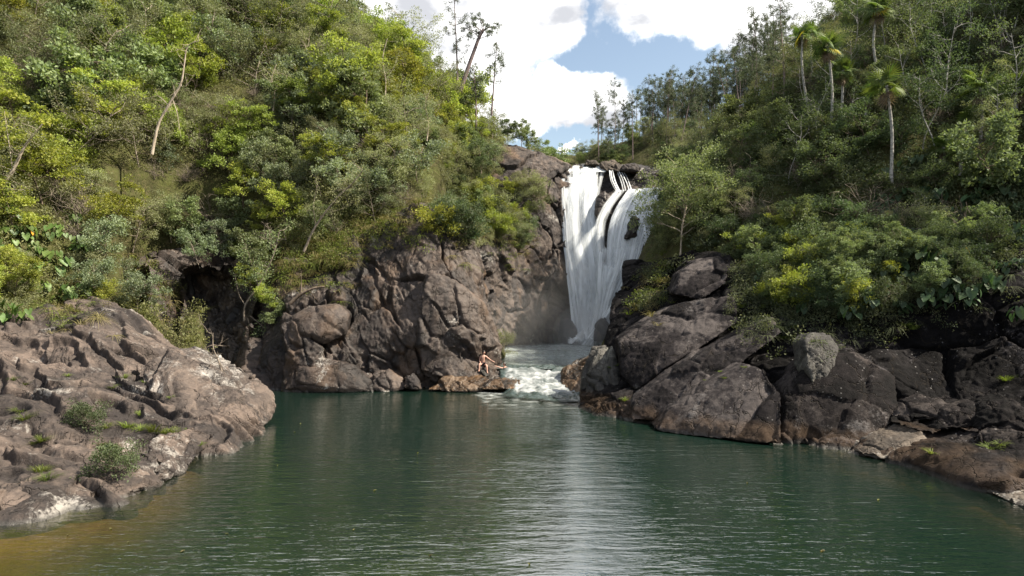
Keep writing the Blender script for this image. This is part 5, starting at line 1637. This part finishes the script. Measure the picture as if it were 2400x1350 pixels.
stem_tree('dead_branch', 'dead grey branch propped behind the left outcrop', [(520, 870, d0), (512, 845, d0), (500, 815, d0), (499, 780, d0)], [0.04, 0.03, 0.02],
          [[(512, 845, d0), (490, 855, d0), (470, 862, d0)], [(510, 840, d0), (480, 838, d0), (465, 835, d0)], [(515, 850, d0), (522, 860, d0), (530, 880, d0)]], M_TWIG, None, 8, 8, cat='branch')
d0 = depth_at(0, 460) - 2
stem_tree('leaning_tree', 'pale forked trunk at the far left edge', [(-40, 470, d0), (0, 440, d0), (30, 400, d0), (60, 340, d0), (100, 290, d0)], [0.16, 0.12, 0.08, 0.04],
          [[(0, 440, d0), (40, 445, d0), (65, 442, d0)], [(30, 400, d0), (20, 330, d0), (10, 260, d0)]], M_BARKP, (M_OLIVE, 0.12, 40, 0.5), 9, 14)
for i, (u, v, h, lab, mt) in enumerate(((855, 270, 150, 'thin dark trunk with forked top below the left skyline', M_BARK), (900, 250, 160, 'pale thin trunk below the left skyline', M_BARKP),
                                        (640, 260, 110, 'thin grey trunk right of the bare white tree', M_BARKP), (1000, 330, 120, 'pale branching stem on the slope left of the dome', M_BARKP))):
    d0 = depth_at(u, v) - 2.4
    stem_tree('slender_tree', lab, [(u, v, d0), (u + 4, v - h * .35, d0), (u - 3, v - h * .7, d0), (u + 8, v - h, d0)], [0.075, 0.06, 0.04, 0.025],
              [[(u + 4, v - h * .4, d0), (u + 25, v - h * .6, d0), (u + 35, v - h * .8, d0)], [(u, v - h * .6, d0), (u - 22, v - h * .75, d0), (u - 28, v - h * .9, d0)]], mt, (M_OLIVE if i != 0 else M_GREEN, 0.12, 30, 0.4), 20 + i, 10)
# the leafy tree in front of the fall
p, _, _ = pick(1592, 575)
tm, cm = make_tree(91, 5.6, 2.6, 0.14, M_GREEN, n_limb=20, clumps=9, per=85, rc=0.5, bare=0.2, bark=M_BARKP, trunk_r=0.07, flat=0.7)
r = empty('broadleaf_tree', (p.x - 0.2, p.y - 1.2, p.z - 0.3)); r.scale = (1.15, 1.15, 1.25)
tag(r, 'dense green tree with a pale trunk standing in front of the right side of the waterfall', 'tree')
link('trunk', tm, r); link('crown', cm, r)
# shrubs on the dome
for u, v, Y, s, lab in ((1222, 340, 74, 0.62, 'small bluish tree on top of the rock dome'), (1247, 352, 74, 0.5, 'small leaning bush at the right end of the dome'), (1190, 326, 74.5, 0.5, 'small bush at the left end of the dome'),
                        (1312, 384, 73, 0.16, 'tiny plant on the rock beside the waterfall crest'),
                        (1128, 400, 66, 0.72, 'dark green rounded tree at the left foot of the dome')):
    place_tree('green' if s < 0.7 else 'dark', 1, at(u, v, Y), s, rnd.uniform(0, 6), lab, None)

# ------------------------------------------------------------------ palms
def palm(label, foot, top, nf=15, s=1.0, ny=1, ndead=3, seed=0, r0=0.10):
    rg = random.Random(seed)
    F, T = np.array(foot), np.array(top)
    r = empty('fan_palm', F); tag(r, label, 'palm tree', 'fan palms on the right slope')
    mid = (F + T) / 2 + np.array([rg.uniform(-.4, .4), rg.uniform(-.3, .3), 0])
    P = resample(catmull(np.array([F - [0, 0, 0.4], mid, T]), 40), 14) - F
    rad = np.linspace(r0, r0 * 0.75, 14)
    rad[0] *= 1.5; rad[1] *= 1.15
    mb = MB(); mb.add(tube(P, rad, 8))
    link('trunk', mb.mesh('trunk', M_BARKG), r)
    top_l = Vector(P[-1])
    for k in range(nf + ny + ndead):
        dead = k >= nf + ny; yel = nf <= k < nf + ny
        o = link('dead_frond' if dead else 'frond', FAND if dead else (FANY if yel else FAN), r)
        el = rg.uniform(-80, -60) if dead else (rg.uniform(-50, -25) if yel else 80 - 125 * (k / nf) ** 0.8 + rg.uniform(-16, 16))
        o.location = top_l + Vector((0, 0, -0.25 if dead else -0.02 * k / nf))
        o.rotation_euler = (rg.uniform(-1.0, 1.0), -math.radians(el), k * 2.39996 + rg.uniform(-.25, .25))
        o.scale = [s * rg.uniform(0.7, 0.98)] * 3
        if dead: o['label'] = 'dry brown hanging frond'
        elif yel: o['label'] = 'yellowed frond'
    return r


for i, (uf, vf, ut, vt, back, s, ny, lab) in enumerate((
    (2088, 415, 2078, 200, 1.5, 0.95, 0, 'tall fan palm with the longest white trunk in the middle of the right slope'),
    (2062, 180, 2058, 20, 1.5, 1.05, 1, 'tall fan palm with its crown at the top edge above the right slope'),
    (1945, 320, 1940, 110, 1.5, 0.9, 1, 'slim fan palm with a thin straight trunk left of the two tallest palms'),
    (1893, 240, 1880, 82, 1.5, 0.9, 1, 'fan palm against the sky at the left end of the palm group'),
    (1905, 170, 1902, 78, 2.0, 0.9, 0, 'fan palm just right of the leftmost palm against the sky'),
    (1972, 275, 1975, 165, 2.0, 0.8, 0, 'short fan palm between the slim trunk and the tallest white trunk'),
    (2297, 330, 2298, 205, 1.2, 0.95, 0, 'bright fan palm with a short trunk near the right edge'),
    (1768, 350, 1762, 312, 0.8, 0.9, 2, 'low leaning fan palm with yellow fronds above the shaded slope'),
    (2270, 310, 2290, 270, 1.0, 0.8, 1, 'low fan palm under the bright palm near the right edge'),
    (2252, 395, 2250, 350, 1.0, 0.75, 0, 'stemless fan palm low on the right slope'),
    (2210, 375, 2212, 345, 0.8, 0.7, 0, 'small fan palm left of the stemless palm'),
    (2030, 260, 2035, 225, 1.0, 0.8, 0, 'small fan palm beside the middle of the tallest white trunk'),
    (2380, 240, 2390, 205, 1.0, 0.9, 1, 'fan palm cut off by the right edge'))):
    p = pick(uf, vf)[0]
    d = p.y - back
    palm(lab, at(uf, vf, d), at(ut, vt, d), s=s, ny=ny, ndead=2 + i % 3, seed=i, nf=(11, 15, 18, 12, 14, 17)[i % 6])

# ------------------------------------------------------------------ large heart leaved plants
def ear_plant(label, loc, n=8, s=1.0, mat=0, seed=0, group=None, face=(0, -1), orange=0, hang=0.3):
    rg = random.Random(seed)
    r = empty('heart_leaf_plant', loc); tag(r, label, 'plant', group)
    for k in range(n):
        az = math.atan2(face[1], face[0]) + rg.uniform(-1.7, 1.7)
        h = rg.uniform(0.25, 1.25) * s; rad = rg.uniform(0.15, 0.9) * s
        tip = Vector((math.cos(az) * rad, math.sin(az) * rad, h))
        mb = MB()
        mb.add(tube(np.array([[0, 0, -0.1], [tip.x * 0.35, tip.y * 0.35, h * 0.7], list(tip)]), [0.022, 0.016, 0.01], 4))
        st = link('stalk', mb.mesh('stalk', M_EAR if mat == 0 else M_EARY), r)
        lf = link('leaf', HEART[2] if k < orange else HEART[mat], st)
        lf.location = tip
        lf.rotation_euler = (rg.uniform(-.4, .4), math.radians(rg.uniform(25, 75)), az + rg.uniform(-.4, .4))
        lf.scale = [s * rg.uniform(0.6, 1.1)] * 3
        if k < orange: lf['label'] = 'orange withered leaf'
    return r


EARS = [(60, 560, 1.0, 1), (115, 560, 0.9, 1), (25, 600, 1.0, 1), (140, 640, 1.0, 1), (90, 640, 0.9, 1), (165, 700, 1.0, 1), (200, 690, 0.8, 1), (25, 740, 0.9, 1), (60, 750, 0.9, 1), (340, 730, 0.8, 1), (180, 520, 0.8, 1),
        (40, 510, 1.0, 1), (205, 590, 0.8, 1),
        (2300, 450, 1.0, 0), (2350, 470, 1.0, 0), (2280, 480, 0.9, 0), (2330, 430, 0.8, 0), (2150, 395, 0.8, 0), (2120, 400, 0.8, 0), (2060, 480, 0.8, 0), (2080, 520, 0.8, 0),
        (2160, 610, 0.9, 0), (2190, 630, 0.9, 0), (2230, 620, 0.8, 0), (2110, 650, 0.8, 0), (2080, 670, 0.8, 0), (2260, 710, 0.75, 0), (2020, 690, 0.7, 0), (1990, 740, 0.7, 0), (2040, 720, 0.8, 0), (2320, 530, 0.9, 0), (2380, 560, 0.8, 0),
        (1780, 660, 0.7, 0), (1850, 640, 0.6, 0), (2190, 470, 0.8, 0), (2370, 420, 0.9, 0), (2130, 560, 0.7, 0)]
rr = random.Random(31)
for k in range(34):
    EARS.append((rr.uniform(1760, 2390), rr.uniform(560, 740), rr.uniform(0.45, 0.75), 0))
for k in range(12):
    EARS.append((rr.uniform(2040, 2390), rr.uniform(400, 560), rr.uniform(0.6, 0.9), 0))
for k in range(10):
    EARS.append((rr.uniform(10, 260), rr.uniform(500, 720), rr.uniform(0.5, 0.9), 1))
for i, (u, v, s, mt) in enumerate(EARS):
    p, n, what = pick(u, v)
    if p is None: continue
    if mt:
        lab, grp = None, None
        if i == 0: lab, grp = 'bright heart leaved plant with an orange leaf on the left bank', None
        if i == 9: lab, grp = 'small heart leaved plant alone at the crest of the left outcrop', None
    else:
        lab, grp = None, None
        if i == 23: lab, grp = 'heart leaved plant with one orange withered leaf on the black cliff', None
        if i == 26: lab, grp = 'heart leaved plant hanging alone on the black cliff face', None
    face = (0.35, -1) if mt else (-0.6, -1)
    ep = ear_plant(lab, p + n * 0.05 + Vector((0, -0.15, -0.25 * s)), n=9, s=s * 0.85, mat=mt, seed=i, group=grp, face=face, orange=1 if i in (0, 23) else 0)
    tag(ep, cat='plant')
    if lab is None: auto_label(ep, 'bright heart leaved plant' if mt else 'dark heart leaved plant', (p.x, p.y, p.z + 0.5))

# ------------------------------------------------------------------ tufts and twiggy bushes
def tuft(idx, loc, s, name, label, cat, group=None, nrm=None, auto=None):
    o = link(name, TUFT[idx])
    o.location = loc; o.rotation_euler = (rnd.uniform(-.2, .2), rnd.uniform(-.2, .2), rnd.uniform(0, 6.28)); o.scale = (s, s, s * rnd.uniform(0.85, 1.2))
    if label is None: auto_label(o, auto or 'arching strap leaved plant', (loc[0], loc[1], loc[2] + 0.4))
    return tag(o, label, cat, group)


GT = [(90, 1035, 0.9), (100, 1030, 0.6), (60, 980, 0.8), (45, 960, 0.7), (300, 1000, 0.9), (330, 1005, 0.8), (360, 1010, 0.9), (390, 1015, 0.8), (260, 1045, 0.7), (240, 1040, 0.6), (410, 1010, 0.7), (290, 885, 0.6), (340, 895, 0.5),
      (250, 1000, 0.5), (30, 890, 0.5), (60, 900, 0.5), (160, 880, 0.4), (330, 970, 0.5), (95, 1105, 0.8), (110, 1120, 0.7), (400, 930, 0.4), (265, 905, 0.5), (470, 1040, 0.35), (440, 1005, 0.4)]
for u, v, s in GT:
    p = pick(u, v)[0]
    tuft(rnd.randrange(2), p - Vector((0, 0, 0.05)), s * 1.15, 'grass_tuft', 'green grass tuft in a crack of the left foreground outcrop', 'grass tuft', 'grass tufts on the left outcrop')
for u, v, s, lab in ((195, 1010, 0.62, 'low dark green bush in a hollow of the left outcrop'), (262, 1120, 0.62, 'small dark bush at the waterline beside the white stained boulder')):
    p = pick(u, v)[0]
    place_tree('shrub_dark', 1, p - Vector((0, 0, 0.15)), s, 1.0, lab)
for u, v, s in ((1465, 938, 0.7), (1700, 885, 0.6), (1860, 765, 1.0), (1840, 790, 1.0), (1890, 750, 0.8), (1655, 890, 0.4), (1905, 800, 0.5), (2360, 890, 0.9), (2320, 1050, 0.9), (2185, 1060, 0.8), (2345, 1040, 0.7), (1745, 860, 0.5),
                (1430, 860, 0.5), (1445, 855, 0.4), (2125, 760, 1.0), (2110, 775, 0.9), (2140, 770, 0.8), (1760, 690, 1.0), (1790, 720, 1.0), (1740, 720, 0.9), (1690, 870, 0.5)):
    p = pick(u, v)[0]
    tuft(rnd.choice((0, 1, 1)), p - Vector((0, 0, 0.05)), s, 'grass_tuft', None, 'grass tuft', auto='green grass tuft on dark rock')
for i in range(64):
    u, v = rnd.uniform(1650, 2400), rnd.uniform(330, 690)
    if u < 1800 and v > 600: continue
    p, n, what = pick(u, v)
    if p is None: continue
    tuft(3 + i % 2, p, rnd.uniform(0.6, 1.1), 'strap_leaf_plant', None, 'plant')
for i in range(70):
    u, v = (rnd.uniform(60, 1240), rnd.uniform(60, 640)) if i < 40 else (rnd.uniform(1450, 2400), rnd.uniform(120, 700))
    p, n, what = pick(u, v)
    if p is None or what == 'rock': continue
    o = link('twiggy_bush', TWIGGY[i % 3]); o.location = p; s = rnd.uniform(0.7, 1.5)
    o.scale = (s, s, s); o.rotation_euler = (0.2, 0, rnd.uniform(0, 6.28))
    tag(o, None, 'bush')
    auto_label(o, 'leafless grey twiggy bush', (p.x, p.y, p.z + 0.8))

# ------------------------------------------------------------------ ground cover and hanging grass (uncountable)
def scatter_stuff(name, mat, spots, kinds, seed):
    rg = np.random.default_rng(seed)
    temps = []
    for k in range(8):
        kd = kinds[k % len(kinds)]
        if kd == 'leaf':
            n = 55
            q = unit(rg.normal(0, 1, (n, 3))) * (rg.uniform(0, 1, (n, 1)) ** 0.45) * np.array([0.55, 0.55, 0.42]) + [0, 0, 0.25]
            V, F = leaves(rg, q, unit(q), 0.15, 0.075); var = rg.uniform(0, 1, n)
        elif kd == 'fine':
            n = 80
            q = unit(rg.normal(0, 1, (n, 3))) * (rg.uniform(0, 1, (n, 1)) ** 0.45) * np.array([0.55, 0.55, 0.5]) + [0, 0, 0.3]
            V, F = leaves(rg, q, unit(q), 0.10, 0.045); var = rg.uniform(0, 1, n)
        elif kd == 'grass':
            (V, F), var = blades(rg, 26, 0.75, 0.02, 1.0, 0.25, seg=3)
        else:
            (V, F), var = blades(rg, 36, 0.85, 0.022, 1.5, 0.25, seg=3, upright=0.5)
        temps.append((V, F, var))
    Vs, Fs, As, off = [], [], [], 0
    for (p, n, s) in spots:
        V, F, var = temps[rg.integers(0, 8)]
        a = rg.uniform(0, 6.283); ca, sa = math.cos(a), math.sin(a)
        R = np.array([[ca, -sa, 0], [sa, ca, 0], [0, 0, 1]])
        W = (V * s) @ R.T + np.array(p)
        Vs.append(W); Fs.append(F + off); As.append(np.clip(var * 0.6 + rg.uniform(0, 0.4), 0, 1)); off += len(V)
    me = np_mesh(name, np.vstack(Vs), np.vstack(Fs), mat, False, fattr={'var': np.concatenate(As)})
    return tag(link(name, me), kind='stuff')


spL, spR, spS = [], [], []
for i in range(15000):
    y = 32 + 60 * rnd.random() ** 1.4
    x = (rnd.uniform(-100, 2500) - 1200) / FOC * y
    g, n, what = drop(x, y)
    if g is None or what == 'rock' or g.z < 1.5: continue
    u, v = proj(g)
    if v < -30 or v > 1000 or (1290 < u < 1525 and v > 300): continue
    if not visible(g + Vector((0, -0.1, 0.5))): continue
    (spL if u < 1330 else spR).append((g + n * 0.1, n, rnd.uniform(0.7, 1.5)))
print('cover', len(spL), len(spR))
scatter_stuff('ground_cover', M_COVER, spL[:6500], ('leaf', 'fine', 'grass', 'fine'), 1)
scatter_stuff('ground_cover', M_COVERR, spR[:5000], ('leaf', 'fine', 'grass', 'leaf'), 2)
# hanging straw grass over the top edge of the left cliff, picked by sight lines and rooted on the land
poly_spots = [((600, 600), (1010, 500), 420), ((280, 640), (430, 720), 120), ((1040, 520), (1250, 560), 220), ((640, 640), (820, 600), 300), ((110, 720), (260, 710), 60), ((1500, 700), (1570, 650), 60)]
for (a, b, n) in poly_spots:
    for i in range(n):
        t = rnd.random()
        u = a[0] + (b[0] - a[0]) * t + rnd.gauss(0, 14); v = a[1] + (b[1] - a[1]) * t + rnd.gauss(0, 34)
        p, nn, what = pick(u, v)
        if p is None: continue
        spS.append((p + nn * 0.05, nn, rnd.uniform(0.6, 1.25)))
rnd.shuffle(spS)
scatter_stuff('straw_grass', M_STRAW, spS[::2], ('hang', 'grass', 'fine'), 3)
scatter_stuff('green_grass', M_GRASS, spS[1::2], ('hang', 'leaf', 'grass', 'fine'), 6)
# creepers and low plants over the top of the right cliff
spC = []
for (a, b, n, sd) in (((1720, 690), (2100, 690), 900, 50), ((2100, 660), (2400, 540), 600, 50), ((1520, 650), (1580, 620), 50, 14), ((1490, 720), (1550, 700), 40, 14)):  # shaded bank
    for i in range(n):
        t = rnd.random()
        u = a[0] + (b[0] - a[0]) * t + rnd.gauss(0, 14); v = a[1] + (b[1] - a[1]) * t + rnd.gauss(0, sd)
        p, nn, what = pick(u, v)
        if p is None: continue
        spC.append((p + nn * 0.05, nn, rnd.uniform(0.45, 0.95)))
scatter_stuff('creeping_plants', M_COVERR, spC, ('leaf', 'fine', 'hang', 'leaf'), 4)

# fallen leaves drifting on the pool
rr = random.Random(9)
LEAFD = heart_mesh('floating_leaf', M_STRAW, 0.085, 0.05, 4)
for (u, v) in ((690, 1012), (650, 1090), (258, 1238), (160, 1252), (880, 1148), (1010, 1300), (705, 992), (300, 1270), (1240, 1320), (980, 1060), (1750, 1130), (2060, 1170), (530, 1250), (1930, 1290), (830, 1240), (430, 1290)):
    o = link('floating_leaf', LEAFD); o.location = wl(u, v, 0.035); o.rotation_euler = (rr.uniform(-.2, .2), rr.uniform(-.1, .2), rr.uniform(0, 6.28))
    s_ = rr.uniform(0.7, 1.2); o.scale = (s_, s_, s_)
    tag(o, 'small yellow fallen leaf floating on the green pool', 'leaf', 'fallen leaves floating on the pool')

# ------------------------------------------------------------------ two bathers
def flat_mat(name, col, rough=0.6):
    m, nt, out = new_mat(name)
    pos = nt.add('ShaderNodeNewGeometry').outputs['Position']
    c = nt.mix(nt.noise(pos, 14, 3), tuple(x * 0.85 for x in col), tuple(min(1, x * 1.12) for x in col))
    bs = nt.add('ShaderNodeBsdfPrincipled', {'Base Color': c, 'Roughness': rough})
    nt.l.new(bs.outputs[0], out.inputs[0])
    return m


M_SKIN = flat_mat('skin', (0.40, 0.235, 0.18), 0.5)
M_SHORTS = flat_mat('shorts_cloth', (0.012, 0.012, 0.018), 0.8)
M_HAIR = flat_mat('hair', (0.018, 0.012, 0.009), 0.5)


def skin_obj(name, nodes, edges, mat, parent=None, root=0, sub=2):
    """nodes: list of (x, y, z, radius)"""
    me = bpy.data.meshes.new(name)
    me.from_pydata([n[:3] for n in nodes], edges, [])
    o = link(name, me)
    md = o.modifiers.new('skin', 'SKIN')
    for i, n in enumerate(nodes):
        sv = me.skin_vertices[0].data[i]
        r = n[3] if len(n) > 3 else 0.03
        sv.radius = (r, r * (n[4] if len(n) > 4 else 1.0))
        sv.use_root = (i == root)
    ss = o.modifiers.new('sub', 'SUBSURF'); ss.levels = sub; ss.render_levels = sub
    bpy.context.view_layer.update()
    ev = o.evaluated_get(bpy.context.evaluated_depsgraph_get())
    nm = bpy.data.meshes.new_from_object(ev)
    o.modifiers.clear()
    o.data = nm
    nm.materials.clear(); nm.materials.append(mat)
    nm.polygons.foreach_set('use_smooth', np.ones(len(nm.polygons), dtype=bool))
    if parent: o.parent = parent
    return o


def hand_nodes(N, E, wrist, d, palm_side, i0):
    """five fingers from the wrist node i0 along d"""
    d = unit(np.array(d, float)); s = unit(np.array(palm_side, float)); up = np.cross(d, s)
    w0 = np.array(wrist)
    k = len(N); N.append((*(w0 + d * 0.05), 0.030)); E.append((i0, k))
    for j, (off, L) in enumerate(((-0.03, 0.07), (-0.01, 0.085), (0.01, 0.08), (0.03, 0.06))):
        a = w0 + d * 0.095 + s * off
        N.append((*a, 0.011)); E.append((k, len(N) - 1))
        N.append((*(a + d * L * 0.5 - up * 0.012), 0.010)); E.append((len(N) - 2, len(N) - 1))
        N.append((*(a + d * L - up * 0.035), 0.008)); E.append((len(N) - 2, len(N) - 1))
    t = w0 + d * 0.03 - s * 0.045
    N.append((*t, 0.013)); E.append((i0, len(N) - 1))
    N.append((*(t + d * 0.045 - s * 0.02), 0.010)); E.append((len(N) - 2, len(N) - 1))


def head_mesh(seed=0):
    bm = bmesh.new()
    bmesh.ops.create_uvsphere(bm, u_segments=24, v_segments=16, radius=1)
    for v in bm.verts:
        x, y, z = v.co
        fx = 0.078; fy = 0.098; fz = 0.118
        if z < -0.1: fx *= 1 + 0.28 * (z + 0.1); fy *= 1 + 0.12 * (z + 0.1)
        p = Vector((x * fx, y * fy, z * fz))
        if y < -0.6:
            if abs(x) < 0.22 and -0.35 < z < 0.15: p.y -= 0.022 * (1 - abs(x) / 0.22)     # nose
            if 0.10 < abs(x) < 0.5 and 0.0 < z < 0.3: p.y += 0.012                         # eye sockets
            if abs(x) < 0.4 and -0.62 < z < -0.45: p.y += 0.008                            # mouth
        if abs(x) > 0.93 and abs(z) < 0.3: p.x *= 1.16                                     # ears
        v.co = p
    return bm


# seated person: pelvis on the ledge
sp, sn, _ = pick(1134, 856)
S = np.array([sp.x, sp.y - 0.02, sp.z]) + np.array([-0.05, 0.1, 0.10])
man = empty('person', S - np.array([0, 0, 0.10]))
tag(man, 'shirtless person in dark shorts sitting on the grey ledge, reaching one arm out', 'person')
K = np.array
N, E = [], []


def nd(p, r, par=None):
    N.append((*p, r)); i = len(N) - 1
    if par is not None: E.append((par, i))
    return i


pel = nd((0, 0, 0.10), 0.14)
ab = nd((0.0, -0.02, 0.28), 0.125, pel)
ch = nd((0.0, -0.03, 0.46), 0.145, ab)
nk0 = nd((0.01, -0.04, 0.60), 0.085, ch)
nk = nd((0.03, -0.05, 0.67), 0.052, nk0)
hd = nd((0.05, -0.06, 0.74), 0.055, nk)
sl = nd((-0.17, -0.03, 0.57), 0.066, nk0)
el = nd((-0.23, -0.03, 0.30), 0.045, sl)
wr = nd((-0.15, -0.22, 0.14), 0.032, el)
hand_nodes(N, E, (-0.15, -0.22, 0.14), (0.4, -0.8, -0.35), (0.8, 0.4, 0), wr)
sr = nd((0.19, -0.05, 0.56), 0.066, nk0)
er = nd((0.40, -0.12, 0.40), 0.045, sr)
wr2 = nd((0.62, -0.18, 0.27), 0.032, er)
hand_nodes(N, E, (0.62, -0.18, 0.27), (0.9, -0.1, -0.25), (0.1, 0.9, 0.2), wr2)
hl = nd((-0.10, -0.05, 0.06), 0.105, pel)
kl = nd((-0.22, -0.42, 0.10), 0.072, hl)
al_ = nd((-0.24, -0.50, -0.28), 0.042, kl)
fl = nd((-0.25, -0.66, -0.34), 0.032, al_)
hr = nd((0.10, -0.05, 0.06), 0.105, pel)
kr = nd((0.24, -0.42, 0.02), 0.072, hr)
ar_ = nd((0.28, -0.50, -0.40), 0.042, kr)
fr_ = nd((0.33, -0.66, -0.46), 0.032, ar_)
body = skin_obj('body', N, E, M_SKIN, man)
bm = head_mesh(); me = bpy.data.meshes.new('head'); bm.to_mesh(me); bm.free(); me.materials.append(M_SKIN)
me.polygons.foreach_set('use_smooth', np.ones(len(me.polygons), dtype=bool))
h = link('head', me, man); h.location = (0.05, -0.07, 0.82); h.rotation_euler = (0.1, 0, 0.55)


def hair_obj(parent, loc, rz):
    bm = head_mesh()
    bmesh.ops.delete(bm, geom=[v for v in bm.verts if v.co.z < -0.02 and v.co.y < 0.02 or v.co.z < -0.07 or (v.co.y < -0.05 and v.co.z < 0.05)], context='VERTS')
    for v in bm.verts: v.co *= 1.22
    me = bpy.data.meshes.new('hair'); bm.to_mesh(me); bm.free(); me.materials.append(M_HAIR)
    o = link('hair', me, parent); o.location = loc; o.rotation_euler = (0.1, 0, rz)
    return o


hair_obj(man, (0.05, -0.07, 0.82), 0.55)
skin_obj('shorts', [(0, 0.0, 0.13, 0.155), (-0.10, -0.06, 0.06, 0.125), (-0.17, -0.27, 0.085, 0.105), (0.10, -0.06, 0.06, 0.125), (0.18, -0.27, 0.04, 0.105), (0, 0.0, 0.20, 0.145)],
         [(0, 1), (1, 2), (0, 3), (3, 4), (0, 5)], M_SHORTS, man)

# bather in the pool at the edge of the ledge
B = wl(1181, 865, 1.2) + np.array([0.05, 0.6, 0])
bath = empty('person', B)
tag(bath, 'dark haired bather in the pool, one arm resting on the ledge beside the seated person', 'person')
N, E = [], []
pel = nd((0.12, 0.05, -0.55), 0.14)
ab = nd((0.10, 0.03, -0.35), 0.125, pel)
ch = nd((0.06, 0.0, -0.12), 0.14, ab)
nk0 = nd((0.03, 0.0, 0.03), 0.085, ch)
nk = nd((0.0, 0.0, 0.10), 0.05, nk0)
hd = nd((-0.02, 0.0, 0.16), 0.053, nk)
sl = nd((-0.14, -0.08, 0.0), 0.062, nk0)
el = nd((-0.38, -0.16, 0.08), 0.042, sl)
wr = nd((-0.62, -0.2, 0.17), 0.03, el)
hand_nodes(N, E, (-0.62, -0.2, 0.17), (-0.95, -0.1, 0.05), (0.1, -0.9, 0), wr)
sr = nd((0.20, 0.06, 0.0), 0.062, nk0)
er = nd((0.32, -0.12, -0.18), 0.042, sr)
wr2 = nd((0.18, -0.32, -0.14), 0.03, er)
hand_nodes(N, E, (0.18, -0.32, -0.14), (-0.6, -0.7, 0.05), (0.7, -0.6, 0), wr2)
for sx in (-0.1, 0.1):
    a = nd((0.12 + sx, 0.05, -0.6), 0.10, pel); b = nd((0.14 + sx, 0.12, -1.0), 0.07, a); nd((0.14 + sx, 0.22, -1.4), 0.04, b)
skin_obj('body', N, E, M_SKIN, bath)
bm = head_mesh(); me = bpy.data.meshes.new('head'); bm.to_mesh(me); bm.free(); me.materials.append(M_SKIN)
me.polygons.foreach_set('use_smooth', np.ones(len(me.polygons), dtype=bool))
h = link('head', me, bath); h.location = (-0.03, -0.01, 0.26); h.rotation_euler = (0, 0, -1.2)
hair_obj(bath, (-0.03, -0.01, 0.26), -1.2)
bpy.context.view_layer.update()
settle_labels()
